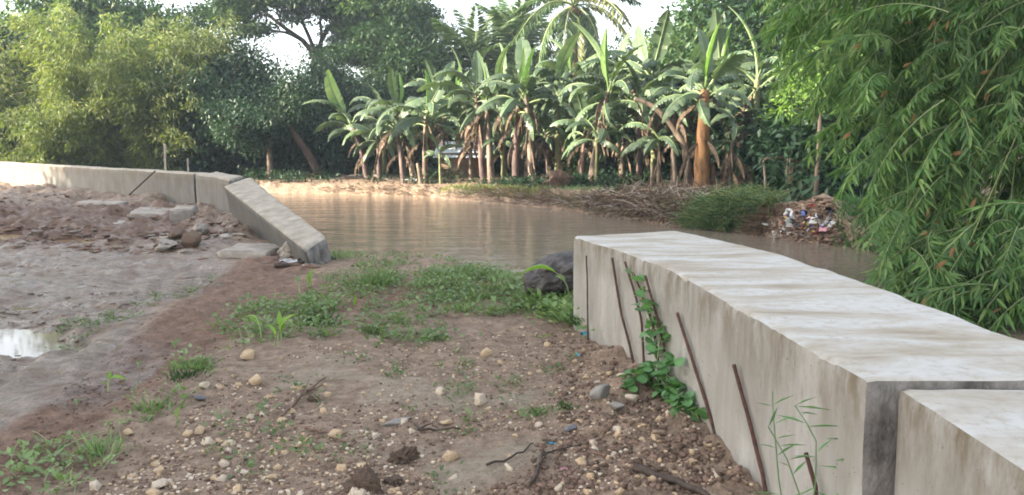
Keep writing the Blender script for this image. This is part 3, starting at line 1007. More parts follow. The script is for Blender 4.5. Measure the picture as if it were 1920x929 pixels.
while cnt < 262 and tries < 20000:
    tries += 1
    py = 600 + 329 * rng.rand() ** 0.85
    px = rng.uniform(150, 1420)
    if not inside(np.array([px]), np.array([py]), polyS)[0]:
        continue
    g = gp(px, py)
    si, rd, we, lm, _, _ = zones(np.array([g[0]]), np.array([g[1]]))
    n_ = fbm(np.array([g[0]]), np.array([g[1]]), 1.6, 3, 91)[0]
    if si[0] + 0.5 * n_ > 0.42 and rng.rand() < 0.85:
        continue
    p = gz(px, py)
    if seg_dist(p[:1], p[1:2], [tuple(q[:2]) for q in le], False)[0] < 0.06:
        continue
    key = ('stone_tan', 'stone_pale', 'stone_brown')[rng.choice(3, p=(0.5, 0.3, 0.2))]
    sz = 0.026 + 0.058 * rng.rand() ** 2.0
    col = {'stone_tan': 'tan', 'stone_pale': 'cream', 'stone_brown': 'brown'}[key]
    lx, ly, ln = min(LANDMARKS, key=lambda q: (q[0] - px) ** 2 + (1.6 * (q[1] - py)) ** 2)
    ux, uy = px - lx, 1.6 * (py - ly)
    where = ('right of' if ux > 0 else 'left of') if abs(ux) > abs(uy) else ('in front of' if uy > 0 else 'behind')
    dist = math.hypot(ux, uy)
    far_ = 'close' if dist < 40 else 'a little' if dist < 80 else 'further'
    stone('stone', '%s %s pebble lying %s %s the %s' % ('small' if sz > .042 else 'tiny', col, far_, where, ln), 'stone', px, py, sz, STONES[key][rng.randint(5)],
          'small limestone stones strewn over the muddy path', 0.4)
    cnt += 1


def gravel(name, label, n, region, smin, smax, mats, seed, kindsub=1, thr=0.45):
    rs = RS(seed)
    base = [ico(1, 300 + q, (1, 0.8, 0.6), 0.5, 1.4, 3) for q in range(8)]
    mb = MB()
    k = 0
    while k < n:
        px = rs.uniform(min(q[0] for q in region), max(q[0] for q in region), 4000)
        py = rs.uniform(min(q[1] for q in region), max(q[1] for q in region), 4000)
        ok = inside(px, py, region)
        px, py = px[ok], py[ok]
        g = np.array([gp(a, b) for a, b in zip(px, py)])
        si, rd, we, lm, _, _ = zones(g[:, 0], g[:, 1])
        nn = fbm(g[:, 0], g[:, 1], 1.8, 3, 95)
        sel = (si + 0.45 * nn) < thr + 0.25 * rs.rand(len(px)) ** 3
        sel &= seg_dist(g[:, 0], g[:, 1], [tuple(q[:2]) for q in le], False) > 0.03
        g = g[sel][:n - k]
        z = ground_z(g[:, 0], g[:, 1])
        for (x, y, _), zz in zip(g, z):
            V, F = base[rs.randint(8)]
            s = smin + (smax - smin) * rs.rand() ** 3
            a = rs.uniform(0, 6.28)
            c_, s_ = cos(a), sin(a)
            Vr = np.column_stack([V[:, 0] * c_ - V[:, 1] * s_, V[:, 0] * s_ + V[:, 1] * c_, V[:, 2]]) * s
            mb.add(Vr + [x, y, zz + s * 0.2], F, rs.randint(len(mats)))
        k += len(g)
    return tag(mb.obj(name, mats, smooth=False), label, None, None, 'stuff')


gravel('gravel', 'fine tan gravel strewn over the muddy path', 8500, polyS, 0.003, 0.016, [M['stone_tan'], M['stone_pale'], M['stone_brown'], M['stone_brown'], M['clod_red'], M['clod']], 5)
gravel('soil_clods', 'dark crumbly clods of soil heaped along the near wall', 1700, [(1020, 610), (1130, 590), (1250, 730), (1440, 929), (900, 929), (1050, 800)], 0.006, 0.026,
       [M['clod'], M['clod_red']], 6, thr=0.75)
gravel('soil_crumbs', 'red brown crumbs of soil along the muddy band', 1400, [(0, 929), (0, 840), (300, 560), (480, 500), (640, 500), (420, 690), (300, 800), (200, 929)], 0.004, 0.014,
       [M['clod_red'], M['clod']], 7, thr=0.8)

def lumps(name, label, region, n, smin, smax, mats, seed, thr):
    """flat irregular lumps of churned soil"""
    rs = RS(seed)
    base = [ico(2, 700 + q, (1, 0.8, 0.30), 0.7, 2.4) for q in range(7)]
    mb = MB()
    k = 0
    while k < n:
        px = rs.uniform(min(q[0] for q in region), max(q[0] for q in region))
        py = rs.uniform(min(q[1] for q in region), max(q[1] for q in region))
        if not inside(np.array([px]), np.array([py]), region)[0]:
            continue
        g = gp(px, py)
        if fbm(g[:1], g[1:2] * 1.8, 0.55, 3, 97)[0] + rs.normal(0, .12) < thr:
            continue
        g = gz(px, py)
        V, F = base[rs.randint(7)]
        a = rs.uniform(0, 6.28)
        c_, s_ = cos(a), sin(a)
        s0 = smin + (smax - smin) * rs.rand() ** 2.5
        mb.add(np.column_stack([V[:, 0] * c_ - V[:, 1] * s_, V[:, 0] * s_ + V[:, 1] * c_, V[:, 2]]) * s0 + g, F, rs.randint(len(mats)))
        k += 1
    return tag(mb.obj(name, mats, smooth=False), label, None, None, 'stuff')


lumps('soil_heap', 'crumbled heap of soil and grit at the bottom centre of the path', [(630, 929), (650, 880), (690, 865), (740, 880), (765, 929)], 110, 0.008, 0.03, [M['clod'], M['clod_red'], M['stone_tan']], 11, -1)
lumps('churned_mud', 'churned lumps of red brown mud before the far wall', [(0, 345), (300, 392), (420, 402), (560, 480), (520, 500), (400, 480), (0, 470)], 520, 0.02, 0.10, [M['clod_red'], M['clod_red'], M['mud_lump']], 8, .0)
lumps('churned_mud', 'crumbled mud on the wet silt at the left', [(0, 470), (300, 470), (420, 500), (400, 530), (200, 620), (0, 700)], 260, 0.01, 0.05, [M['mud_lump']], 9, .12)
lumps('soil_rubble', 'dark broken rubble packed under the end of the tipped block', [(545, 478), (575, 470), (612, 452), (640, 470), (640, 486), (590, 498)], 60, 0.03, 0.11, [M['clod'], M['boulder'], M['rubble']], 13, -1)
lumps('soil_rubble', 'dark rubble and soil spilled under the tipped block', [(280, 430), (420, 425), (560, 470), (600, 500), (520, 500), (400, 490), (290, 475)], 230, 0.03, 0.12, [M['clod'], M['rubble'], M['clod_red']], 10, -.1)
for px, py, wd, key, lab in ((755, 862, 0.16, 'clod', 'dark crumbling clod of soil on the silt'), (690, 915, 0.24, 'clod', 'large clod of soil and stones at the bottom centre'),
                             (590, 752, 0.1, 'clod', 'dark clod of soil beside the forked twigs'), (740, 905, 0.12, 'clod', 'smaller clod at the right of the large bottom clod')):
    o = stone('soil_clod', lab, 'soil', px, py, wd * .75, ico_mesh('soil_clod', 5, int(px), M[key], smooth=False, amp=0.6, sc=3.6, cuts=2, squash=(1, 0.8, 0.5)), None, 0.35)

# ------------------------------------------------------------------ reinforcing bars
REB = [((1103, 640), [(1101, 520), (1099, 480)], 0.006, 'thin dark steel bar nearest the far end of the near wall'),
       ((1195, 655), [(1180, 645), (1165, 590), (1155, 530), (1148, 484)], 0.009, 'rusty steel bar curling in at its foot, left of the vine'),
       ((1212, 655), [(1203, 600), (1190, 550), (1172, 492)], 0.008, 'rusty steel bar just left of the vine stem'),
       ((1246, 680), [(1225, 610), (1205, 555), (1186, 512)], 0.009, 'rusty steel bar entwined by the vine'),
       ((1262, 700), [(1245, 650), (1228, 580), (1210, 518)], 0.008, 'rusty steel bar at the right of the vine'),
       ((1368, 868), [(1345, 830), (1330, 775), (1300, 680), (1270, 588)], 0.009, 'long rusty steel bar standing alone at the middle of the wall'),
       ((1446, 950), [(1430, 890), (1405, 790), (1376, 685)], 0.009, 'thick rusty steel bar nearest the wall joint at right'),
       ((1545, 962), [(1530, 915), (1511, 850)], 0.008, 'short rusty steel bar cut by the bottom edge')]
LE2 = [tuple(q[:2]) for q in le]


def face_y(px):
    """distance of the near wall's river-side-away face at an image column"""
    k = (px - CX) / FPX
    best = None
    for (ax, ay), (bx, by) in zip(LE2[:-1], LE2[1:]):
        for t in np.linspace(0, 1, 40):
            x, y = ax + (bx - ax) * t, ay + (by - ay) * t
            e = abs(x / (y * cos(PITCH) + 0.12) - k)
            if best is None or e < best[0]:
                best = (e, y)
    return best[1]


for base, pts, rad, lab in REB:
    P = [at(px, py, face_y(px) - 0.07) for px, py in pts]
    b = at(base[0], base[1], face_y(base[0]) - 0.07)
    g0 = hz(b[0], b[1])
    P = [np.array([b[0], b[1], min(b[2], g0 - 0.08)])] + P
    P = pl(np.array(P), np.linspace(0, 1, 16))
    mb = MB()
    rr = 0.9 * rad * (1 + 0.12 * (np.arange(16) % 2))
    add_tube(mb, P, rr, 7)
    tag(mb.obj('steel_bar', M['rust'], smooth=True), lab, 'steel bar', 'rusty reinforcing bars standing along the near wall')

for px, y0, y1, d, rad, lab in ((309, 270, 332, 22.5, 0.03, 'pale thin post standing behind the far left wall'), (352, 297, 330, 22.5, 0.022, 'shorter grey post behind the wall joint')):
    t, b = at(px, y0, d), at(px + 1, y1, d)
    mb = MB()
    add_tube(mb, [np.array([b[0], b[1], -0.7]), (b + t) / 2, t], rad, 6)
    tag(mb.obj('post', M['driftwood'], smooth=True), lab, 'post', 'thin posts behind the far left wall')
# slanting crack mark on the long wall, built as a thin pole
a_, b_ = at(242, 366, 19.9), at(291, 321, 19.7)
mb = MB()
add_tube(mb, [a_, b_], 0.02, 6)
tag(mb.obj('crack_pole', M['stick_dark'], smooth=True), 'dark slanting crack mark on the long far wall, built as a thin pole', 'pole')

# ------------------------------------------------------------------ sticks and litter
def stick(label, pts, rad, mat, lift=0.015, twigs=()):
    P = np.array([gz(a, b, lift) for a, b in pts])
    P = pl(P, np.linspace(0, 1, 9))
    P[:, 2] += 0.006 * np.sin(np.arange(9) * 2.1)
    t = thing('stick', label, 'stick', P[0])
    mb = MB()
    add_tube(mb, P - P[0], np.linspace(rad, rad * 0.55, 9), 6)
    mb.obj('stem', M[mat], t, True)
    for tw in twigs:
        Q = np.array([gz(a, b, lift + 0.01) for a, b in tw])
        Q = pl(Q, np.linspace(0, 1, 5))
        mb = MB()
        add_tube(mb, Q - P[0], np.linspace(rad * 0.7, rad * 0.35, 5), 5)
        mb.obj('twig', M[mat], t, True)


stick('thin forked brown twig lying on the silt, left of centre', [(529, 788), (545, 770), (575, 742), (612, 712)], 0.009, 'stick_brown', 0.02, [[(560, 757), (572, 738), (580, 722)], [(575, 742), (592, 738), (606, 730)]])
stick('short brown stick pointing at a tan stone', [(572, 808), (598, 814), (620, 818)], 0.008, 'stick_brown')
stick('dark bent twig at the centre of the silt', [(778, 800), (790, 812), (830, 811), (864, 808)], 0.009, 'stick_dark', 0.015, [[(790, 812), (800, 806), (812, 803)]])
stick('long thin dark stick beside a blue scrap', [(912, 878), (950, 868), (985, 850), (1000, 835)], 0.006, 'stick_dark')
stick('dark forked stick pointing down right of the silt', [(998, 912), (1010, 885), (1018, 850)], 0.009, 'stick_dark', 0.015, [[(1018, 862), (1050, 852), (1090, 843)], [(1012, 880), (1020, 868), (1028, 858)]])
stick('thick dark wet stick in the soil at the bottom right', [(1190, 882), (1225, 895), (1280, 912), (1330, 935)], 0.022, 'stick_dark', 0.01)
stick('dark plank-like stick by the foot of the tipped wall block', [(515, 502), (560, 498), (600, 492)], 0.03, 'stick_dark', 0.02)


def scrap(name, label, cat, px, py, wpx, mat, seed, tall=0.5, lift=0.01):
    rs = RS(seed)
    p = gz(px, py, lift)
    d = math.hypot(p[0], p[1])
    s = wpx / FPX * d / 2
    n = 5
    u, v = np.meshgrid(np.linspace(-1, 1, n), np.linspace(-1, 1, n))
    V = np.stack([u + rs.normal(0, .15, u.shape), 0.7 * v + rs.normal(0, .15, u.shape), tall * rs.rand(n, n)], -1).reshape(-1, 3) * s
    i, j = np.meshgrid(np.arange(n - 1), np.arange(n - 1), indexing='ij')
    F = np.stack([i * n + j, i * n + j + 1, (i + 1) * n + j + 1, (i + 1) * n + j], -1).reshape(-1, 4)
    mb = MB()
    mb.add(V, F)
    return tag(mb.obj(name, mat, smooth=False, loc=p), label, cat)


scrap('plastic_scrap', 'blue plastic scrap at the foot of the near wall', 'litter', 1097, 633, 15, M['plastic_blue'], 1, 0.8, 0.02)
scrap('plastic_scrap', 'tiny teal plastic scrap on the gravel', 'litter', 1083, 672, 9, M['plastic_blue'], 2, 0.9, 0.02)
scrap('plastic_scrap', 'blue plastic scrap beside the dark forked stick', 'litter', 1034, 842, 15, M['plastic_blue'], 3, 0.9, 0.02)
scrap('plastic_scrap', 'pinkish plastic scrap in the bottom right gravel', 'litter', 1057, 890, 14, M['plastic_pink'], 4, 0.6, 0.02)
scrap('plastic_scrap', 'white crumpled plastic lying before the tipped wall block', 'litter', 543, 497, 34, M['plastic_white'], 5, 0.5, 0.02)


# ------------------------------------------------------------------ trees
def crown_leaves(mb, tips, rad, per, L, W, rs, flat=0.65, droop=0.35, m=0):
    tips = np.asarray(tips)
    n = len(tips)
    sh = rs.uniform(0.25, 0.75, n)
    q = np.repeat(np.arange(n), per)
    off = rs.normal(size=(n * per, 3)) * np.array([1, 1, flat]) * (rad * 0.55)
    pos = tips[q] + off
    d = nrm(off) * 0.8 + rs.normal(size=off.shape) * 0.6 + np.array([0, 0, -droop])
    r = np.clip(sh[q] + rs.normal(0, 0.18, len(q)), 0, 1)
    up = np.tile(np.array([0, 0, 1.0]), (len(q), 1)) + 0.5 * nrm(off)
    leaves(mb, pos, d, L * rs.uniform(0.7, 1.3, len(q)), W * rs.uniform(0.8, 1.2, len(q)), rs, m, r, 0.15, up)


def make_tree(name, seed, H, spread, fork, trunk_r, tips_n, per, L, W, clump, leafmat, bark='bark', style='round', lean=0.0, hang=0.35):
    """meshes (trunk, crown) of a broadleaf tree with its foot at the origin"""
    rs = RS(seed)
    tk = MB()
    top = np.array([lean * H, 0.2 * lean * H, fork * H])
    P = bez((0, 0, -0.3), (rs.normal(0, .1), rs.normal(0, .1), fork * H * 0.5), top, 7)
    add_tube(tk, P, np.linspace(trunk_r * 1.25, trunk_r * 0.8, 7), 8)
    tips = []
    nl = 7
    for k in range(nl):
        az = k * 2.4 + rs.uniform(-.4, .4)
        if style == 'umbrella':
            end = top + np.array([cos(az) * spread * rs.uniform(.55, 1.0), sin(az) * spread * rs.uniform(.55, 1.0), H * (1 - fork) * rs.uniform(.75, 1.0)])
        else:
            e = rs.uniform(0.1, 1.0)
            end = top + np.array([cos(az) * spread * (1.05 - .6 * e), sin(az) * spread * (1.05 - .6 * e), H * (1 - fork) * e * .9])
        mid = top + (end - top) * 0.45 + np.array([0, 0, (0.05 if style == 'umbrella' else .12) * H])
        B = bez(top, mid, end, 8)
        add_tube(tk, B, np.linspace(trunk_r * 0.62, trunk_r * 0.16, 8), 6)
        for s_ in range(5):
            t0 = rs.uniform(.3, 1.0)
            b0 = B[int(t0 * 7)]
            dv = nrm(np.array([cos(az + rs.uniform(-1.3, 1.3)), sin(az + rs.uniform(-1.3, 1.3)), rs.uniform(.05, .9) if style == 'umbrella' else rs.uniform(-.25, 1.0)]))
            b2 = b0 + dv * spread * rs.uniform(.25, .5)
            add_tube(tk, bez(b0, (b0 + b2) / 2 + [0, 0, .04 * H], b2, 5), np.linspace(trunk_r * .22, trunk_r * .06, 5), 5)
            for _ in range(max(1, tips_n // (nl * 5))):
                c = b2 + rs.normal(size=3) * spread * np.array([.17, .17, .05 if style == 'umbrella' else .15])
                tips.append(c)
                if rs.rand() < .5:
                    add_tube(tk, np.array([b2, (b2 + c) / 2 + [0, 0, .05], c]), [trunk_r * .06, trunk_r * .05, trunk_r * .03], 4, cap=False)
    cr = MB()
    crown_leaves(cr, tips, clump, per, L, W, rs, 0.4 if style == 'umbrella' else 0.7, hang)
    return tk.mesh('trunk', M[bark], True), cr.mesh('crown', M[leafmat])


def put_tree(name, label, cat, meshes, px, d, s=1.0, rz=0.0, group=None, stretch=(1, 1, 1)):
    x = at(px, 300, d)[0]
    t = thing(name, label, cat, (x, d, hz(x, d) - 0.05), group, rz)
    t.scale = (s * stretch[0], s * stretch[1], s * stretch[2])
    link('trunk', meshes[0], t)
    c = link('crown', meshes[1], t)
    return t


T_RND = make_tree('tree', 11, 9.0, 3.4, 0.32, 0.22, 180, 150, 0.30, 0.15, 1.0, 'tree_leaf')
T_DRK = make_tree('tree', 12, 9.0, 3.6, 0.30, 0.25, 180, 150, 0.30, 0.15, 1.05, 'tree_leaf_dark')
T_PAL = make_tree('tree', 13, 8.5, 3.2, 0.35, 0.20, 150, 130, 0.28, 0.13, 0.95, 'tree_leaf_pale')
T_UMB = make_tree('tree', 14, 13.0, 6.6, 0.42, 0.32, 250, 130, 0.30, 0.14, 0.8, 'tree_leaf_dark', style='umbrella', hang=0.1)
T_BUSH = make_tree('bush', 15, 3.0, 1.9, 0.12, 0.06, 140, 90, 0.26, 0.12, 0.62, 'tree_leaf_dark')
T_BUSHP = make_tree('bush', 16, 2.6, 1.7, 0.12, 0.05, 120, 90, 0.24, 0.10, 0.55, 'tree_leaf')

G = 'broadleaf trees beyond the river'
put_tree('broadleaf_tree', 'pale green leafy tree at the far left, sky showing through its top', 'tree', T_PAL, 40, 44, 1.05, 0.3, G)
put_tree('broadleaf_tree', 'tall tree behind the bamboo at the upper left, dark leaves', 'tree', T_DRK, -90, 40, 0.95, 1.0, G)
put_tree('broadleaf_tree', 'dark tree rising above the bamboo at the top left', 'tree', T_RND, 250, 46, 1.25, 2.0, G)
put_tree('broadleaf_tree', 'dark tree between the bamboo and the spreading tree', 'tree', T_DRK, 395, 41, .72, 3.3, G)
put_tree('broadleaf_tree', 'dark leaved tree standing in for shaded bamboo, right of the thicket', 'tree', T_DRK, 405, 36, .66, 2.2, G)  # replaces a bamboo clump; the clump's shade is put into the dark leaf colour

rs = RS(61)
p0 = at(600, 300, 48)
t = thing('spreading_tree', 'tall spreading tree with bare limbs forking against the sky', 'tree', (p0[0], 48, hz(p0[0], 48)))
o0 = np.array(t.location)


def wp(px, py, dd=0.0):
    return at(px, py, 48 + dd) - o0


mb = MB()
add_tube(mb, pl(np.array([wp(606, 345), wp(604, 220), wp(594, 105)]), np.linspace(0, 1, 9)), np.linspace(.42, .30, 9), 9)
ENDS = []
for pts, r0 in (([(594, 108), (570, 78), (530, 50), (490, 18), (450, -10)], .17), ([(594, 108), (580, 70), (566, 40), (560, 5), (540, -40)], .15), ([(594, 108), (604, 72), (622, 45), (650, 10), (665, -30)], .17),
                ([(594, 108), (622, 84), (662, 62), (710, 40), (760, 20)], .18), ([(594, 108), (630, 92), (680, 78), (740, 76), (790, 80)], .13), ([(570, 78), (540, 62), (500, 56), (440, 30)], .10),
                ([(604, 72), (600, 40), (606, 10), (612, -30)], .11), ([(662, 62), (680, 36), (700, 5)], .10), ([(622, 45), (640, 38), (668, 34)], .07), ([(530, 50), (520, 24), (510, -5)], .08), ([(566, 40), (590, 20), (600, -5)], .07)):
    dd = rs.uniform(-3.5, 3.5)
    P = np.array([wp(a, b, dd * k / (len(pts) - 1)) for k, (a, b) in enumerate(pts)])
    add_tube(mb, pl(P, np.linspace(0, 1, 10)), np.linspace(r0, r0 * .3, 10), 6)
    ENDS.append((pts[-1], dd))
mb.obj('trunk', M['bark'], t, True)
tips = []
for cx, cy, rx, ry, n_ in ((425, 22, 55, 26, 34), (500, -4, 60, 12, 26), (590, -8, 60, 14, 26), (672, 14, 60, 20, 36), (748, 28, 52, 34, 46), (724, 72, 62, 16, 34), (655, 52, 26, 7, 9), (785, 82, 26, 30, 24),
                           (548, 30, 18, 6, 6), (640, 100, 34, 9, 10), (480, 52, 26, 8, 8), (500, -50, 90, 22, 36), (660, -45, 110, 25, 50), (612, 22, 16, 6, 5)):
    for _ in range(n_):
        tips.append(wp(cx + rs.normal(0, .55) * rx, cy + rs.normal(0, .55) * ry, rs.normal(0, 2.6)))
cr = MB()
crown_leaves(cr, tips, .8, 120, .30, .14, rs, .38, .1)
cr.obj('crown', M['tree_leaf'], t)
put_tree('spreading_tree', 'second spreading tree whose dark crown hangs over the palms', 'tree', T_UMB, 745, 53, 0.76, 2.6, None, (.68, .68, 1))
put_tree('broadleaf_tree', 'bluish leafy tree below the spreading tree, nearest the bamboo', 'tree', T_DRK, 505, 33, 0.48, 1.2, G)
put_tree('broadleaf_tree', 'dense dark tree standing right behind the leftmost banana plants', 'tree', T_DRK, 665, 40, 0.64, 4.0, G)
put_tree('broadleaf_tree', 'dense tree with a few paler leaves left of the palms', 'tree', T_RND, 760, 43, 0.8, 5.0, G)
put_tree('broadleaf_tree', 'hazy tree low behind the first palm', 'tree', T_DRK, 830, 50, 0.58, 0.5, G)
put_tree('broadleaf_tree', 'hazy tree between the two palms', 'tree', T_RND, 965, 52, 0.56, 1.5, G)
put_tree('broadleaf_tree', 'thin tree with a sparse feathery top behind the palms', 'tree', T_PAL, 975, 60, 1.3, 2.5, G, (.5, .5, 1))
put_tree('broadleaf_tree', 'dark leafy tree just right of the coconut palm', 'tree', T_DRK, 1135, 46, 0.72, 3.5, G)
put_tree('broadleaf_tree', 'leafy tree draped with creepers, right of the coconut palm', 'tree', T_RND, 1225, 42, 0.8, 0.1, G)
put_tree('broadleaf_tree', 'pale tree hung with creepers above the right banana plants', 'tree', T_PAL, 1320, 38, 0.8, 1.1, G)
put_tree('broadleaf_tree', 'tree behind the top of the near bamboo', 'tree', T_RND, 1410, 34, 0.95, 2.2, G)
put_tree('broadleaf_tree', 'dark tree mostly hidden behind the near bamboo', 'tree', T_DRK, 1540, 30, 0.95, 2.9, G)
put_tree('broadleaf_tree', 'dark tree at the right edge behind the near bamboo', 'tree', T_DRK, 1760, 27, 0.95, 3.9, G)

BG = 'bushes in the shade behind the banana plants'
BL = ['dark bush behind the fallen branches on the far bank', 'dark bush behind the leftmost banana plant', 'dark bush left of the pale shed roof', 'bush just right of the pale shed roof',
      'bush between the middle banana stems', 'shaded bush behind the tilted banana pair', 'leafy bush behind the green suckers', 'dark bush behind the leaning orange trunk',
      'dark bush left of the orange banana stem', 'dark bush right of the orange banana stem', 'dark bush behind the woven bamboo fence', 'dark bush under the near bamboo, right of the fence',
      'bush in the distance at the end of the river', 'bush at the foot of the left bamboo', 'bush in deep shade at the right edge of the left bamboo']
for k, (px, d, s) in enumerate(((560, 36, .8), (650, 36, 1.0), (785, 37, 1.0), (965, 37, .9), (1000, 35, 1.0), (1075, 33, 1.1), (1160, 31, 1.15), (1225, 30, 1.2),
                                (1290, 29, 1.2), (1390, 27.5, 1.25), (1480, 24, 1.0), (1600, 19.5, .9), (500, 44, .8), (455, 36.5, .8), (400, 36, 1.0))):
    put_tree('bush', BL[k], 'bush', T_BUSH if k % 3 else T_BUSHP, px, d, s, k * 1.3, BG)
# leaning trunk on the far bank
t = thing('leaning_tree', 'bare brown trunk leaning left over the far bank', 'tree', tuple(at(606, 322, 33)))
o0 = np.array(t.location)
tr = MB()
add_tube(tr, bez((0.1, 0, -0.8), at(588, 298, 33) - o0, at(554, 256, 33) - o0, 8), np.linspace(0.20, 0.13, 8), 8)
tr.obj('trunk', M['bark_brown'], t, True)
br = MB()
add_tube(br, bez(at(556, 256, 33) - o0, at(540, 236, 33) - o0, at(532, 205, 33) - o0, 6), np.linspace(0.13, 0.05, 6), 6)
br.obj('branch', M['bark_brown'], t, True)

# far-off wood closing the view
rs = RS(40)
mb = MB()
a = rs.uniform(-0.80, 0.80, 900)
dd = rs.uniform(62, 90, 900)
hh = rs.uniform(0, 1, 900) ** 0.8
gap = 1 - 0.6 * np.exp(-((a + 0.045) / 0.09) ** 2) - 0.4 * np.exp(-((a + 0.26) / 0.06) ** 2) - 0.3 * np.exp(-((a - 0.17) / 0.05) ** 2) - 0.35 * np.exp(-((a + 0.62) / 0.1) ** 2)
top = (9.0 + 3.0 * fbm(a * 9, a * 0, 1.0, 3, 4)) * gap
crown_leaves(mb, np.stack([np.sin(a) * dd, np.cos(a) * dd, 0.3 + hh * top], -1), 2.6, 45, 0.75, 0.36, rs)
tag(mb.obj('distant_wood', M['tree_leaf_dark']), 'hazy mass of woodland closing the view', None, None, 'stuff')


# ------------------------------------------------------------------ feathery bamboo on the left
def far_bamboo(seed, H, ncul, spread, nspray, leafmat):
    rs = RS(seed)
    cu, fo = MB(), MB()
    for k in range(ncul):
        az = rs.uniform(0, 2 * pi)
        h = H * (0.25 + 0.75 * (k / ncul) ** 0.7) * rs.uniform(.9, 1.05)
        r0 = rs.uniform(0, .55)
        sp = spread * rs.uniform(.5, 1.1) * (0.65 + 0.35 * h / H)
        t = np.linspace(0, 1, 10)
        rho = r0 + sp * t ** 2.0
        z = h * (1.35 * t - 0.42 * t ** 3.2)
        P = np.stack([cos(az) * rho, sin(az) * rho, z - 0.2], -1)
        add_tube(cu, P, np.linspace(.045, .008, 10), 4, cap=False)
        ts = rs.uniform(.12, 1, nspray)
        C = pl(P, ts) + rs.normal(size=(nspray, 3)) * np.array([.38, .38, .3]) * (0.5 + 0.6 * (1 - ts))[:, None]
        per = 46
        q = np.repeat(np.arange(nspray), per)
        off = rs.normal(size=(nspray * per, 3)) * np.array([.23, .23, .16])
        outd = np.array([cos(az), sin(az), 0])
        d = nrm(off) * .5 + outd * .45 + np.array([0, 0, -.65]) + .45 * rs.normal(size=off.shape)
        off[:, 2] -= 0.12 * (off[:, 0] ** 2 + off[:, 1] ** 2) / .1
        base = rs.uniform(.2, .8, nspray)
        leaves(fo, C[q] + off, d, .30 * rs.uniform(.7, 1.3, len(q)), .062, rs, 0, np.clip(base[q] + rs.normal(0, .2, len(q)), 0, 1), .1)
    return cu.mesh('culms', M['culm'], True), fo.mesh('foliage', M[leafmat])


FB = [far_bamboo(60 + k, 8.2, 46, 3.1, 15, 'far_bamboo') for k in range(3)]
FBL = [(-60, 36, .95, 'bamboo clump cut by the left edge, yellow green'), (95, 33.5, .72, 'low yellow green bamboo clump at the left, lit by the sun'),
       (190, 35, .98, 'big feathery bamboo clump in the sun, left part of the thicket'), (300, 34, .80, 'feathery bamboo clump in the middle of the left thicket'),
       (335, 38, 1.0, 'tallest bamboo clump behind the left thicket'),
       (215, 40, 1.1, 'bamboo clump at the back of the left thicket'), 
       (20, 39, .95, 'bamboo clump behind the low yellow green clump')]
for k, (px, d, s, lab) in enumerate(FBL):
    x = at(px, 300, d)[0]
    t = thing('bamboo_clump', lab, 'bamboo', (x, d, hz(x, d)), 'bamboo thicket behind the long wall', k * 1.9, s)
    cu = link('culms', FB[k % 3][0], t)
    tag(link('foliage', FB[k % 3][1], t), kind='stuff')
    tag(cu, kind='stuff')

# ------------------------------------------------------------------ palms
def frond(seed, L, droop, mat_i=0):
    rs = RS(seed)
    mb = MB()
    P = bez((0, 0, 0), (L * .5, 0, L * (.28 - .1 * droop)), (L * .95, 0, -L * .45 * droop), 14)
    add_tube(mb, P, np.linspace(.055, .012, 14), 4, 1)
    n = 62
    ts = np.repeat(np.linspace(.14, 1, n), 2)
    sg = np.tile([1, -1], n)
    pos = pl(P, ts)
    tan = nrm(pl(P, np.clip(ts + .02, 0, 1)) - pl(P, np.clip(ts - .02, 0, 1)))
    prof = np.sin(np.clip(ts * 1.0, 0, 1) * pi * .86 + .28)
    d = tan * .55 + np.stack([0 * sg, sg * .75, 0 * sg], -1) + np.array([0, 0, -.45]) + .1 * rs.normal(size=pos.shape)
    leaves(mb, pos, d, .95 * (.35 + .65 * prof), .085, rs, 0, None, .05, np.tile([0, 0, 1.0], (2 * n, 1)))
    return mb


def palm(label, px, d, py_top, spec, seed, nuts=True, trunk_r=.17):
    p = at(px, py_top, d)
    g = hz(p[0], d)
    t = thing('coconut_palm', label, 'palm tree', (p[0], d, g - .1), 'coconut palms beyond the banana plants')
    h = p[2] - g + .1
    mb = MB()
    zz = np.linspace(0, h, 24)
    add_tube(mb, np.stack([0.25 * np.sin(zz / h * 2.2), 0 * zz, zz], -1), trunk_r * (1.15 - .3 * zz / h) * (1 + .06 * (np.arange(24) % 2)), 9)
    mb.obj('trunk', M['palm_bark'], t, True)
    top = np.array([0.25 * sin(2.2), 0, h])
    rs = RS(seed)
    for az, el, v, yellow, s in spec(rs):
        link('frond', v[0] if not yellow else v[1], t, top, (0, -el, az), s)
    if nuts:
        nm = ico_mesh('coconut', 2, 9, M['stem_orange'], amp=.05, squash=(1, .9, 1.1))
        for k in range(8):
            link('coconut', nm, t, top + np.array([.28 * cos(k * .8), .28 * sin(k * .8), -.25 - .1 * (k % 3)]), None, .13)
    return t


FR = [(frond(70 + k, L, dr).mesh('frond', [M['palm_leaf'], M['pale_stem']]), frond(70 + k, L, dr).mesh('frond', [M['palm_yellow'], M['pale_stem']])) for k, (L, dr) in
      enumerate(((3.6, .5), (3.6, 1.0), (3.4, 1.5), (3.8, .15)))]


def spec_full(rs):
    for k in range(22):
        e = 1.05 - 1.9 * (k / 21)
        v = 3 if e > .7 else 0 if e > .2 else 1 if e > -.3 else 2
        yield k * 2.4 + rs.uniform(-.2, .2), e, FR[v], k > 9 and k % 3 == 1, rs.uniform(.9, 1.1)


def spec_up(rs):
    for k in range(18):
        e = 1.4 - 1.5 * (k / 17)
        yield k * 2.4 + rs.uniform(-.2, .2), e, FR[3 if e > .5 else 0], False, rs.uniform(.95, 1.2)


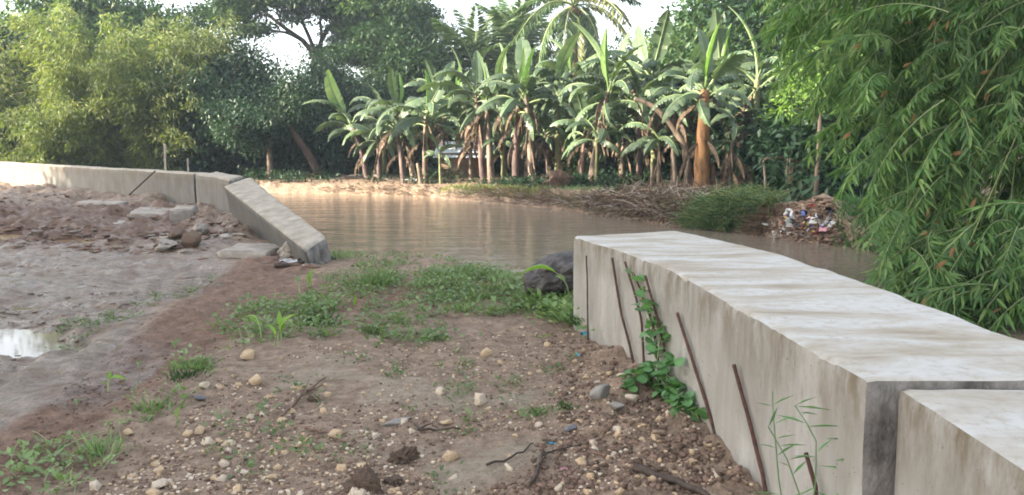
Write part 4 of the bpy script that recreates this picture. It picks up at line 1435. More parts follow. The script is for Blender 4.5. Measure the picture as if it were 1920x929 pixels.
palm('tall coconut palm with drooping yellowish fronds and a cluster of nuts', 1068, 40, 12, spec_full, 1)
palm('dark coconut palm with upright fronds, left of the tall one', 886, 43, 150, spec_up, 2, False)
palm('dark coconut palm partly hidden behind the tall one', 965, 45, 120, spec_up, 3, False)
palm('small dark palm low between the banana plants and the spreading tree', 800, 46, 200, spec_up, 4, False)


# ------------------------------------------------------------------ banana plants
def banana_leaf(seed, L, Wd, a0, a1, fold, tear=.35, dead=False):
    rs = RS(seed)
    n = 17
    s = np.linspace(0, 1, n)
    ang = a0 + (a1 - a0) * s ** 1.15
    dx = np.cos(ang) * L / (n - 1)
    dz = np.sin(ang) * L / (n - 1)
    x = np.concatenate([[0], np.cumsum(dx)[:-1]])
    z = np.concatenate([[0], np.cumsum(dz)[:-1]])
    yb = 0.06 * L * np.sin(s * 2.5) * rs.uniform(-1, 1)
    P = np.stack([x, yb, z], -1)
    mb = MB()
    add_tube(mb, P, np.linspace(.034, .008, n) * (L / 1.9), 5, 1, cap=False)
    tn = np.stack([np.cos(ang), 0 * ang, np.sin(ang)], -1)
    upv = np.stack([-np.sin(ang), 0 * ang, np.cos(ang)], -1)
    i0 = 3
    wid = np.zeros(n)
    u = (s - s[i0]) / (1 - s[i0])
    wid = Wd / 2 * np.where(u < 0, 0, np.clip(np.sin(np.clip(u, 0, 1) ** .75 * pi * .97 + .06), 0, 1) ** .62)
    for sg in (1, -1):
        fl = fold * rs.uniform(.7, 1.3)
        for i in range(i0, n - 1):
            torn = rs.rand() < tear
            extra = rs.uniform(0, 1.4) if torn else rs.uniform(-.05, .12)
            gap = rs.uniform(.2, .8) if torn else 0.0
            sh = rs.uniform(-.1, .3) * L / n if torn else 0
            def edge(k, inner, pull):
                a = fl if inner else fl + extra * .6 + .25
                lat = np.array([0, sg, 0]) * cos(a) - upv[k] * sin(a)
                lat2 = np.array([0, sg, 0]) * cos(fl) - upv[k] * sin(fl)
                wk = wid[k]
                q = P[k] + lat2 * wk * .5
                if inner:
                    return q
                return q + lat * wk * .5 * (1 - .25 * gap) + tn[k] * (pull + sh + .05 * wk)
            g = gap * L / n * .5
            q0, q1, o0, o1 = edge(i, True, 0), edge(i + 1, True, 0), edge(i, False, g), edge(i + 1, False, -g)
            rr = rs.uniform(.2, .8) if dead else np.clip(.5 + rs.normal(0, .13), 0, 1)
            V = np.array([P[i], P[i + 1], q1, q0, o1, o0])
            F = np.array([[0, 1, 2, 3], [3, 2, 4, 5]])
            mb.add(V, F if sg > 0 else F[:, ::-1], 0, rr)
    return mb


def leaf_mesh(seed, kind, **kw):
    mats = {'g': ['banana_leaf', 'banana_rib'], 'n': ['banana_new', 'banana_new'], 'd': ['banana_dead', 'banana_dead']}[kind]
    return banana_leaf(seed, dead=kind == 'd', **kw).mesh('leaf' if kind != 'd' else 'dead_leaf', [M[m] for m in mats])


BLV = {'up': [leaf_mesh(1, 'g', L=1.9, Wd=.50, a0=1.5, a1=.85, fold=-.35, tear=.1), leaf_mesh(2, 'g', L=1.8, Wd=.52, a0=1.4, a1=.3, fold=-.1, tear=.2), leaf_mesh(12, 'g', L=2.1, Wd=.5, a0=1.45, a1=.6, fold=-.3, tear=.15)],
       'mid': [leaf_mesh(3, 'g', L=1.9, Wd=.56, a0=1.1, a1=-1.0, fold=.2, tear=.8), leaf_mesh(4, 'g', L=1.8, Wd=.54, a0=1.05, a1=-1.1, fold=.3, tear=.75), leaf_mesh(13, 'g', L=2.0, Wd=.54, a0=1.0, a1=-.8, fold=.15, tear=.75)],
       'low': [leaf_mesh(5, 'g', L=1.7, Wd=.52, a0=.75, a1=-1.45, fold=.45, tear=.8), leaf_mesh(6, 'g', L=1.6, Wd=.5, a0=.5, a1=-1.5, fold=.55, tear=.85)],
       'new': [leaf_mesh(7, 'n', L=1.6, Wd=.30, a0=1.57, a1=1.35, fold=-.8, tear=0), leaf_mesh(8, 'n', L=1.4, Wd=.22, a0=1.55, a1=1.5, fold=-1.1, tear=0)],
       'dead': [leaf_mesh(9, 'd', L=1.3, Wd=.30, a0=-.3, a1=-1.75, fold=1.15, tear=.7), leaf_mesh(10, 'd', L=1.1, Wd=.26, a0=-.9, a1=-1.65, fold=1.3, tear=.8), leaf_mesh(11, 'd', L=1.4, Wd=.36, a0=.0, a1=-1.8, fold=1.0, tear=.6)]}
STEMCACHE = {}


def banana(label, bpx, bpy, d, tpx, tpy, sz=1.0, mat='stem_tan', n=(1, 3, 4, 2), dead=3, new=1, r=.13, seed=0, az0=None):
    rs = RS(1000 + seed * 7 + int(bpx))
    b = at(bpx, bpy, d)
    g = hz(b[0], d)
    tp = at(tpx, tpy, d + rs.uniform(-.3, .3))
    base = np.array([b[0], d, g - .05])
    t = thing('banana_plant', label, 'banana plant', base, 'banana plants on the far bank')
    top = tp - base
    mb = MB()
    P = bez((0, 0, -.1), (top[0] * .3, top[1] * .3, top[2] * .55), top, 12)
    rr = np.linspace(r * 1.15, r * .55, 12) * sz ** .5
    rr[0] *= 1.25
    rr = rr * (1 + .05 * rs.normal(size=12))
    add_tube(mb, P, rr, 9)
    mb.obj('pseudostem', M[mat], t, True)
    az = rs.uniform(0, 6.28) if az0 is None else az0
    k = 0
    tilt = math.atan2(top[0], top[2]) * .6
    for kind, cnt, el in (('up', n[0], .0), ('up', 0, 0), ('mid', n[1] + 1, -.05), ('mid', max(0, n[2] - 2), -.3), ('low', min(2, n[2]) + n[3] + 1, -.15)):
        for _ in range(cnt):
            a_ = az + k * 2.4 + rs.uniform(-.35, .35)
            me = BLV[kind][rs.randint(len(BLV[kind]))]
            o = link('leaf', me, t, top - np.array([0, 0, .04 * k * sz]), (rs.uniform(-.65, .65), -el * rs.uniform(.5, 1.5) - tilt * cos(a_) + rs.normal(0, .18), a_), sz * rs.uniform(.85, 1.25))
            k += 1
    for q in range(new):
        link('rolled_leaf', BLV['new'][rs.randint(2)], t, top, (rs.uniform(-.1, .1), rs.uniform(-.12, .12), rs.uniform(0, 6.28)), sz * rs.uniform(.8, 1.15))
    for q in range(int(dead * 1.8) + 1):
        tt = rs.uniform(.45, .98)
        link('dead_leaf', BLV['dead'][rs.randint(3)], t, pl(P, np.array([tt]))[0], (0, 0, rs.uniform(0, 6.28)), sz * rs.uniform(.65, 1.05))
    return t


BAN = [
    ('leftmost banana plant, its pale leaf tips hanging towards the river', 690, 335, 31.5, 660, 232, .95, 'stem_purple', (1, 4, 4, 2), 2, 0, .12),
    ('short banana plant with a big pale leaf drooping almost to the ground', 758, 342, 30, 742, 236, .90, 'stem_purple', (1, 3, 3, 2), 4, 0, .12),
    ('banana plant with an upright bright leaf, behind the short one', 776, 345, 31, 748, 205, .95, 'stem_tan', (1, 3, 3, 1), 3, 1, .11),
    ('banana plant with a full green crown left of the pale shed roof', 797, 342, 30, 798, 212, 1.0, 'stem_tan', (2, 4, 4, 1), 3, 1, .11),
    ('low banana sucker with yellow green leaves left of the shed roof', 826, 346, 29.2, 824, 290, .55, 'stem_green', (1, 3, 1, 0), 1, 0, .08),
    ('banana plant with orange dead leaves in front of the shed roof', 884, 338, 30, 880, 232, .80, 'stem_tan', (0, 2, 2, 1), 6, 0, .10),
    ('banana plant with two pale stems, left one, brown hanging leaves', 906, 350, 28.5, 893, 178, 1.0, 'stem_purple', (1, 3, 4, 2), 7, 0, .12),
    ('banana plant with a clean pale stem right of the shed roof', 921, 350, 28.2, 912, 190, .95, 'stem_tan', (1, 4, 3, 1), 4, 1, .13),
    ('small banana sucker with a fan of green leaves between pale stems', 942, 345, 28.5, 945, 268, .7, 'stem_green', (2, 3, 1, 0), 1, 0, .08),
    ('banana plant with a purple brown stem and grey hanging leaf', 966, 352, 27.5, 972, 192, 1.0, 'stem_purple', (1, 3, 4, 1), 4, 1, .13),
    ('banana plant whose tall bright new leaf stands over all others', 998, 354, 27, 986, 180, 1.05, 'stem_tan', (1, 4, 4, 1), 5, 2, .12),
    ('banana plant with ivy covered stem left of the root ball', 1046, 338, 28, 1046, 172, 1.0, 'stem_green', (1, 3, 4, 1), 3, 1, .12),
    ('thin banana plant just right of the root ball', 1090, 360, 25.5, 1098, 245, .8, 'stem_purple', (1, 2, 3, 1), 3, 0, .11),
    ('banana plant with a pale stem leaning right, right of the root ball', 1108, 362, 25, 1142, 172, 1.05, 'stem_tan', (2, 3, 4, 2), 5, 1, .13),
    ('banana sucker with bluish green arching leaves in front of the leaning stem', 1118, 345, 24.6, 1120, 258, .7, 'stem_green', (0, 3, 2, 0), 0, 0, .08),
    ('short banana plant with limp dark leaves before a black hollow', 1236, 352, 23.5, 1236, 262, .75, 'stem_tan', (0, 2, 4, 1), 2, 0, .09),
    ('banana plant with a thick orange stem at the right', 1315, 350, 22.5, 1322, 168, 1.05, 'stem_orange', (1, 3, 4, 3), 4, 1, .21),
    ('thin banana stem with pinkish dead leaves right of the orange stem', 1366, 352, 22.5, 1374, 262, .8, 'stem_tan', (0, 1, 0, 0), 8, 0, .07),
    ('dark banana plant near the woven fence', 1412, 350, 23.5, 1420, 150, 1.1, 'stem_green', (1, 3, 4, 1), 4, 0, .14),
    ('banana plant at the back with tall upright leaves right of the coconut palm', 1068, 340, 31, 1072, 145, 1.0, 'stem_green', (2, 4, 4, 1), 4, 1, .12),
    ('banana plant at the back with a leaf standing above the crowns', 1165, 340, 28, 1168, 135, 1.0, 'stem_green', (1, 4, 4, 1), 4, 0, .12),
    ('banana plant at the back whose long leaf sweeps to the right', 1228, 340, 26, 1222, 140, 1.05, 'stem_green', (2, 5, 3, 0), 2, 0, .12),
    ('banana plant at the back right, torn leaves under the creepers', 1290, 340, 26, 1288, 150, 1.0, 'stem_green', (2, 4, 4, 0), 3, 0, .12),
    ('banana plant behind the orange stem, large spread leaves', 1355, 340, 25.5, 1352, 145, .98, 'stem_green', (2, 4, 4, 0), 2, 1, .12),
    ('banana plant at the back between the pale stems', 945, 335, 32, 938, 172, 1.0, 'stem_green', (2, 4, 3, 0), 3, 0, .12),
    ('banana plant at the back above the shed roof', 860, 330, 33, 862, 192, 1.0, 'stem_green', (2, 4, 3, 0), 3, 1, .12),
    ('banana plant at the back over the black hollow', 1200, 345, 25.5, 1196, 195, .95, 'stem_purple', (1, 4, 4, 0), 3, 0, .12),
    ('hidden banana plant near the right end with broad pale leaves', 1450, 345, 25, 1440, 190, 1.0, 'stem_green', (1, 3, 3, 0), 2, 0, .12),
    ('low banana plant leaning left above the sunlit bank', 712, 338, 31, 708, 255, .8, 'stem_purple', (0, 3, 3, 2), 2, 0, .11),
]
BAN += [
    ('slender banana plant behind the leftmost pair, only its crown clear', 722, 332, 33.5, 716, 205, .85, 'stem_green', (1, 3, 3, 1), 2, 0, .1),
    ('banana plant at the back left of the shed roof, limp crown', 830, 332, 33, 832, 215, .85, 'stem_purple', (0, 3, 4, 1), 4, 0, .1),
    ('banana plant squeezed behind the purple brown stem', 985, 340, 30, 1012, 225, .85, 'stem_purple', (0, 3, 4, 2), 4, 0, .1),
    ('low dark banana plant behind the root ball', 1030, 345, 28, 1022, 250, .75, 'stem_purple', (0, 2, 3, 2), 4, 0, .1),
    ('banana plant behind the leaning pale stem, low crown', 1165, 350, 26.5, 1172, 225, .85, 'stem_tan', (0, 3, 4, 1), 4, 0, .11),
    ('banana plant between the limp plant and the leaning broken trunk', 1262, 350, 25, 1266, 190, .85, 'stem_purple', (0, 3, 4, 1), 4, 0, .11),
    ('banana plant right of the orange stem with a drooping crown', 1392, 350, 24, 1396, 195, .9, 'stem_purple', (0, 3, 4, 2), 5, 0, .12),
    ('banana plant at the far back, its crown just under the small palm', 822, 325, 36, 818, 175, .95, 'stem_green', (1, 4, 3, 0), 2, 0, .12),
]
for k, b in enumerate(BAN):
    banana(*b, seed=k)
# leaning broken trunk
t = thing('broken_banana_trunk', 'broken orange banana trunk leaning left beside the thick orange stem', 'banana trunk', tuple(at(1290, 300, 22.8)))
o0 = np.array(t.location)
mb = MB()
add_tube(mb, pl(np.array([at(1296, 352, 22.8) - o0, at(1284, 275, 22.8) - o0, at(1258, 232, 22.9) - o0, at(1222, 196, 23) - o0, at(1190, 186, 23) - o0]), np.linspace(0, 1, 12)), np.linspace(.13, .06, 12), 9)
mb.obj('pseudostem', M['stem_tan'], t, True)
for k in range(3):
    link('dead_leaf', BLV['dead'][k], t, at(1190 + 40 * k, 190 + 20 * k, 22.9) - o0, (0, 0, 2.0 * k + 1), .7)
for px, h, w_, lab in ((1222, .75, .05, 'cut banana stump with pale top left of the limp plant'), (1268, 1.15, .07, 'yellowish cut banana stump beside the leaning trunk'), (1284, .95, .06, 'leaning thin cut stump by the thick orange stem'),
                       (1338, .8, .07, 'dry brown stump just right of the thick orange stem'), (1352, .55, .10, 'low dry stump right of the thick orange stem'), (1388, .45, .11, 'lowest broken dry stump in the shade'), (790, .75, .09, 'brown banana stump left of the white bag')):
    d = 22.6 if px > 1000 else 29.6
    p = at(px, 350, d)
    g = hz(p[0], d)
    mb = MB()
    lx = .12 * sin(px)
    add_tube(mb, [(0, 0, -.1), (lx * .4, 0, h * .5), (lx, 0.03, h)], [w_ * 1.2, w_, w_ * .8], 8)
    tag(mb.obj('stump', M['stem_tan'] if px in (1268, 1284, 1222, 790) else M['stem_orange'], smooth=True, loc=(p[0], d, g)), lab, 'stump', 'cut banana stumps on the far bank')


# ------------------------------------------------------------------ far bank odds and ends
# house roof seen between the stems
p = at(872, 282, 32.6)
t = thing('shed', 'small shed with a pale metal roof between the banana stems', 'shed', (p[0], p[1], hz(p[0], 32.6)))
h = p[2] - hz(p[0], 32.6)
mb = MB()
c8 = np.array([[-.95, -.7, 0], [.95, -.7, 0], [.95, .9, 0], [-.95, .9, 0]])
V = np.vstack([c8 + [0, 0, -.2], c8 + [0, 0, h - .1]])
mb.add(V, np.array([[0, 1, 5, 4], [1, 2, 6, 5], [2, 3, 7, 6], [3, 0, 4, 7]]))
mb.obj('wall', M['hut_wall'], t)
mb = MB()
for k in range(26):
    x0 = -1.2 + k * 2.4 / 26
    zo = .02 * (k % 2)
    A = np.array([[x0, -1.0, h - .28 + zo], [x0 + .093, -1.0, h - .28 + .02 - zo], [x0 + .093, 1.1, h + .34 + .02 - zo], [x0, 1.1, h + .34 + zo]])
    mb.add(np.vstack([A, A - [0, 0, .012]]), np.array([[0, 1, 2, 3], [7, 6, 5, 4], [0, 4, 5, 1], [2, 6, 7, 3]]))
mb.obj('roof', M['roof_metal'], t)

# woven bamboo fence by the near bamboo
p = at(1500, 372, 18.6)
t = thing('woven_fence', 'woven bamboo fence panel at the edge of the bank', 'fence', (p[0], p[1], hz(p[0], p[1])))
w_, h = .72, 1.02
sm = MB()
sm.add(np.array([[0, 0, 0], [.026, 0, 0], [.026, 0, h], [0, 0, h], [0, .012, 0], [.026, .012, 0], [.026, .012, h], [0, .012, h]]),
       np.array([[0, 1, 2, 3], [7, 6, 5, 4], [0, 3, 7, 4], [1, 5, 6, 2], [3, 2, 6, 7]]))
sme = sm.mesh('slat', M['weave'])
for k in range(20):
    link('slat', sme, t, (-w_ / 2 + k * w_ / 20, .02 * (k % 2) + rng.uniform(-.004, .004), rng.uniform(-.05, .0)), (rng.uniform(-.02, .02), rng.uniform(-.02, .02), 0))
for z in (.15, .5, .9):
    mb = MB()
    add_tube(mb, [(-w_ / 2 - .05, .016, z), (0, .018, z + .01), (w_ / 2 + .05, .016, z)], .016, 5)
    mb.obj('rail', M['pole_wood'], t, True)
p = at(1536, 380, 18.4)
mb = MB()
add_tube(mb, [(0, 0, -.2), (.01, 0, .5), (-.02, 0, .95)], [.055, .05, .045], 7)
tag(mb.obj('post', M['pole_wood'], smooth=True, loc=(p[0], p[1], hz(p[0], p[1]))), 'grey wooden post just right of the woven fence', 'post')
a_, b_ = at(1432, 298, 19.5), at(1520, 292, 18.8)
mb = MB()
add_tube(mb, [a_, (a_ + b_) / 2, b_], .035, 6)
add_tube(mb, [at(1437, 370, 19.5), a_], .03, 6)
add_tube(mb, [at(1512, 370, 18.9), b_], .03, 6)
tag(mb.obj('pole_frame', M['pole_wood'], smooth=True), 'weathered pole lying level over the woven fence', 'pole')

# root ball and debris
V, F = ico(4, 91, (1, .9, 1.25), .3, 2.0)
p = at(1046, 366, 23.6)
mb = MB()
mb.add(V * .40 * (1 + .12 * n3(V, 7, 4))[:, None], F)
t = thing('root_ball', 'dark upturned root ball standing at the edge of the bank', 'roots', (p[0], p[1], hz(p[0], p[1]) + .28))
mb.obj('earth', M['roots'], t, True)
rs = RS(14)
mb = MB()
for k in range(90):
    d_ = nrm(rs.normal(size=3) + [0, -.3, .1])
    s0 = d_ * [.34, .32, .44]
    add_tube(mb, bez(s0, s0 + d_ * .15, s0 + d_ * rs.uniform(.12, .3) + [0, 0, -.12], 4), [.012, .009, .004, .003], 4, cap=False)
mb.obj('roots', M['roots'], t)['kind'] = 'stuff'


def brush(name, label, mats, region, n, L, rad, seed, lift, lay=.6, bend=.4):
    """tangle of thin stems heaped on the ground inside a pixel polygon"""
    rs = RS(seed)
    mb = MB()
    k = 0
    while k < n:
        px = rs.uniform(min(q[0] for q in region), max(q[0] for q in region))
        py = rs.uniform(min(q[1] for q in region), max(q[1] for q in region))
        if not inside(np.array([px]), np.array([py]), region)[0]:
            continue
        p = gz(px, py, 0)
        if p[2] < WATER - .02:
            p[2] = WATER - .02
        a = rs.uniform(0, 6.28)
        d_ = np.array([cos(a), sin(a), rs.uniform(-.1, lay)])
        l = L * rs.uniform(.5, 1.4)
        z0 = rs.uniform(0, lift)
        p = p + [0, 0, z0]
        m_ = p + d_ * l * .5 + [0, 0, bend * l * rs.uniform(-.2, .6)]
        e_ = p + d_ * l * .9 + rs.normal(size=3) * .25 * l + [0, 0, -bend * l * .4]
        V_, F_ = tube(bez(p, m_, e_, 5), np.array([1, .95, .8, .6, .35]) * rad * rs.uniform(.6, 1.3), 3)
        mb.add(V_, F_, rs.randint(len(mats)), rs.rand())
        k += 1
    return tag(mb.obj(name, [M[q] for q in mats]), label, None, None, 'stuff')


brush('dry_brush', 'tangle of dry brown stems heaped on the far bank', ['grass_dry', 'stick_brown', 'driftwood', 'bark_brown'], [(1060, 392), (1110, 368), (1250, 352), (1380, 350), (1330, 388), (1250, 402), (1290, 424), (1200, 415)], 2600, .5, .012, 3, .12)
brush('dry_straw', 'loose dry straw lying along the far bank', ['grass_dry', 'stick_brown'], [(860, 350), (1010, 358), (1140, 372), (1270, 352), (1440, 350), (1440, 372), (1240, 384), (1060, 384), (900, 366)], 1700, .35, .008, 4, .06)
brush('green_brush', 'heap of cut green stems trailing into the river', ['weed', 'weed_dark', 'grass_far'], [(1285, 430), (1300, 398), (1345, 372), (1420, 362), (1470, 375), (1440, 395), (1400, 412), (1370, 438)], 4200, .38, .010, 5, .18)
brush('straw_tail', 'brown straw trailing down beside the rubbish heap', ['grass_dry', 'stick_brown'], [(1395, 442), (1410, 415), (1450, 395), (1470, 385), (1440, 420), (1425, 446)], 600, .35, .007, 6, .08)

# bare white roots and branches
def branch(label, pts, d, rad, mat='driftwood', name='branch', side=()):
    P = np.array([at(x, y, d) for x, y in pts])
    t = thing(name, label, 'branch', P[0])
    mb = MB()
    add_tube(mb, pl(P - P[0], np.linspace(0, 1, 10)), np.linspace(rad, rad * .5, 10), 6)
    mb.obj('stem', M[mat], t, True)
    for sp in side:
        Q = np.array([at(x, y, d) for x, y in sp])
        mb = MB()
        add_tube(mb, pl(Q - P[0], np.linspace(0, 1, 6)), np.linspace(rad * .6, rad * .3, 6), 5)
        mb.obj('twig', M[mat], t, True)


branch('white bare root curling down at the water below the bank', [(1140, 400), (1158, 397), (1170, 404), (1190, 398), (1205, 380), (1222, 366)], 20.3, .03, side=[[(1158, 397), (1160, 385)]])
branch('white forked root sticking out of the dry brush', [(1204, 404), (1200, 388), (1215, 372), (1226, 362)], 19.8, .025, side=[[(1206, 382), (1196, 374)]])
branch('white bare root at the right of the dry brush', [(1232, 408), (1262, 398), (1268, 384), (1260, 376)], 18.8, .028, side=[[(1264, 394), (1256, 386)]])
branch('black forked branch standing up from the far bank', [(1178, 370), (1168, 358), (1162, 344)], 23.2, .035, 'stick_dark', side=[[(1172, 364), (1190, 352)]])
branch('long pale branch lying among fallen trunks on the far bank', [(700, 328), (735, 340), (765, 343)], 31, .06)
branch('fallen grey branch on the beach at the end of the river', [(480, 336), (520, 331), (570, 327), (615, 330)], 34, .08, 'bark')
branch('mossy fallen branch left of the leaning trunk', [(500, 322), (560, 320), (612, 333)], 35, .09, 'bark', side=[[(560, 320), (590, 312)]])
branch('pale fallen stem behind the sunlit bank', [(625, 338), (665, 328), (690, 330)], 32.5, .06)
branch('fallen stem crossing behind the sunlit bank', [(640, 330), (680, 336), (720, 336)], 32, .05, 'bark')

# grass on the bank edges
def blades(name, label, region, n, h, w_, mats, seed, spread=.3, zmin=None, clump=1):
    rs = RS(seed)
    out = []
    while len(out) < n:
        px = rs.uniform(min(q[0] for q in region), max(q[0] for q in region), 3000)
        py = rs.uniform(min(q[1] for q in region), max(q[1] for q in region), 3000)
        ok = inside(px, py, region)
        for a_, b_ in zip(px[ok], py[ok]):
            out.append(gp(a_, b_, 0.0))
            if len(out) >= n:
                break
    g = np.array(out)
    g = np.repeat(g, clump, 0) + rs.normal(size=(n * clump, 3)) * [.05, .05, 0] * (clump > 1)
    g[:, 2] = ground_z(g[:, 0], g[:, 1]) - .005
    if zmin is not None:
        g = g[g[:, 2] > zmin]
    d = np.column_stack([rs.normal(0, spread, len(g)), rs.normal(0, spread, len(g)), np.ones(len(g))])
    mb = MB()
    leaves(mb, g, d, h * rs.uniform(.5, 1.3, len(g)), w_, rs, 0, None, .1)
    return tag(mb.obj(name, M[mats]), label, None, None, 'stuff')


blades('bank_grass', 'short sunlit grass along the edge of the far bank', [(590, 352), (640, 343), (900, 347), (1010, 355), (1000, 362), (880, 360), (700, 356)], 7000, .16, .03, 'grass_far', 3, .7, -.3)
blades('bank_grass', 'short green grass on the far bank behind the dry brush', [(1000, 352), (1130, 362), (1260, 350), (1450, 345), (1480, 372), (1300, 372), (1060, 380)], 7000, .16, .02, 'weed', 4, .8, -.3)
blades('bank_grass', 'green weeds on the rubbish heap and beside it', [(1560, 470), (1570, 400), (1640, 390), (1700, 470), (1640, 480)], 5000, .2, .025, 'weed_dark', 5, .8, -.5)


def cover(name, label, region, n, rad, per, L, W, mat, seed, lift):
    rs = RS(seed)
    tips = []
    while len(tips) < n:
        px = rs.uniform(min(q[0] for q in region), max(q[0] for q in region))
        py = rs.uniform(min(q[1] for q in region), max(q[1] for q in region))
        if inside(np.array([px]), np.array([py]), region)[0]:
            tips.append(gp(px, py, 0.0))
    tips = np.array(tips)
    tips[:, 2] = ground_z(tips[:, 0], tips[:, 1]) + lift * rs.uniform(.3, 1.6, n)
    mb = MB()
    crown_leaves(mb, tips, rad, per, L, W, rs, .45, .1)
    return tag(mb.obj(name, M[mat]), label, None, None, 'stuff')


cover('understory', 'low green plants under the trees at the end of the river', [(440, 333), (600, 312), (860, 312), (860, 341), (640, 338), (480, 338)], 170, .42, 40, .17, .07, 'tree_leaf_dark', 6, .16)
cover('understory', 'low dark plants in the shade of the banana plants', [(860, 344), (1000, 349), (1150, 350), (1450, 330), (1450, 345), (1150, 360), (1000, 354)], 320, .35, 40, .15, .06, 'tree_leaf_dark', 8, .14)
brush('bank_roots', 'thin roots and straw hanging from the cut face of the far bank', ['grass_dry', 'stick_brown', 'driftwood'], [(590, 352), (760, 346), (1000, 356), (1070, 372), (1060, 388), (980, 386), (860, 372), (700, 364), (590, 360)], 1500, .30, .008, 12, .02, .2, -.4)

# rubbish heap
rs = RS(33)
LIT = [('plastic_white', 'white'), ('plastic_black', 'black'), ('plastic_white', 'white'), ('plastic_white', 'white'), ('plastic_white', 'white'), ('plastic_red', 'red'), ('plastic_pink', 'pink'), ('plastic_deep_blue', 'blue'), ('plastic_teal', 'teal'), ('plastic_yellow', 'yellow'), ('plastic_black', 'black')]
for k in range(95):
    px = rs.normal(1505, 36)
    py = rs.normal(425, 15)
    if not (1425 < px < 1572 and 388 < py < 452):
        continue
    q = LIT[rs.randint(len(LIT))] if not (1440 < px < 1510 and py > 434) else LIT[2]
    p = gz(px, py, .0)
    n = 3
    u, v = np.meshgrid(np.linspace(-1, 1, n), np.linspace(-1, 1, n))
    s = .018 + .075 * rs.rand() ** 2
    V = np.stack([u + rs.normal(0, .35, u.shape), rs.normal(0, .45, u.shape), v * rs.uniform(.3, 1) + rs.normal(0, .3, u.shape)], -1).reshape(-1, 3)
    ax = nrm(rs.normal(size=(3, 3)))
    ax[1] = nrm(np.cross(ax[0], ax[1]))
    ax[2] = np.cross(ax[0], ax[1])
    V = V @ ax * s
    mb = MB()
    mb.add(V, np.array([[0, 1, 4, 3], [1, 2, 5, 4], [3, 4, 7, 6], [4, 5, 8, 7]]))
    tag(mb.obj('plastic_scrap', M[q[0]], loc=p + [0, -.05, .03], ), '%s plastic scrap caught in the rubbish heap across the river' % q[1], 'litter', 'plastic scraps in the rubbish heap, %s ones' % q[1])
for px, py, wpx, c, lab in ((770, 345, 20, 'white', 'white plastic bag lying on the sunlit far bank'), (1248, 343, 16, 'teal', 'pale blue plastic bag left of the thick orange stem'), (1140, 362, 22, 'white', 'white rag on the bank by the black forked branch'),
                            (1548, 440, 26, 'pink', 'pale cloth hanging at the right end of the rubbish heap'), (1325, 380, 12, 'white', 'white scrap on the green cut stems')):
    scrap('plastic_bag', lab, 'litter', px, py, wpx, M['plastic_' + c], int(px), .9, .03)

lumps('rubbish_soil', 'dark soil crumbs of the rubbish heap', [(1425, 450), (1435, 395), (1490, 366), (1560, 372), (1585, 460), (1500, 455)], 1200, 0.03, 0.085, [M['clod'], M['clod'], M['clod_red']], 44, -1)

# papaya-like young tree before the bamboo
p = at(1532, 300, 17.5)
t = thing('young_tree', 'young tree with yellow green leaves and a pale stem left of the near bamboo', 'tree', (p[0], p[1], hz(p[0], p[1])))
z0 = at(1532, 150, 17.5)[2] - t.location.z
mb = MB()
add_tube(mb, bez((0, 0, -.1), (.05, 0, z0 * .5), (0, 0, z0), 8), np.linspace(.06, .035, 8), 7)
mb.obj('trunk', M['bark'], t, True)
rs = RS(8)
fo = MB()
for k in range(26):
    a = k * 2.4
    e = rs.uniform(-.2, .9)
    L = rs.uniform(.5, .95)
    zb = z0 * rs.uniform(.75, 1.0)
    tip = np.array([cos(a) * cos(e) * L, sin(a) * cos(e) * L, zb + sin(e) * L])
    add_tube(fo, bez((0, 0, zb), tip * [.5, .5, 1] + [0, 0, .02], tip, 5), [.012, .01, .009, .007, .006], 4, 1, cap=False)
    n = 60
    off = rs.normal(size=(n, 3)) * [.17, .17, .10]
    leaves(fo, tip + off, nrm(off) + np.array([0, 0, -.4]), .16, .06, rs, 0)
tag(fo.obj('foliage', [M['papaya'], M['pale_stem']], t), kind='stuff')

# ------------------------------------------------------------------ near bamboo hanging over the river from the right
root = np.array([8.3, 11.2, 0.0])
root[2] = hz(root[0], root[1])
bam = thing('bamboo_clump', 'large near bamboo hanging long green leaves over the river at the right', 'bamboo', root)
rs = RS(21)
CUL = []
for k in range(16):
    a = rs.uniform(0, 6.28)
    b0 = np.array([cos(a), sin(a), 0]) * rs.uniform(.1, .7)
    dirx = np.array([rs.uniform(-1.0, .3), rs.uniform(-.9, .5), 0])
    H = rs.uniform(5.5, 9)
    P = bez(b0 + [0, 0, -.3], b0 + dirx * .6 + [0, 0, H * .75], b0 + dirx * rs.uniform(2.2, 4.0) + [0, 0, H * .85], 16)
    CUL.append(P)
    mb = MB()
    rr = np.linspace(.05, .012, 16) * (1 + .08 * (np.arange(16) % 2))
    add_tube(mb, P, rr, 7)
    mb.obj('culm', M['culm'], bam, True)


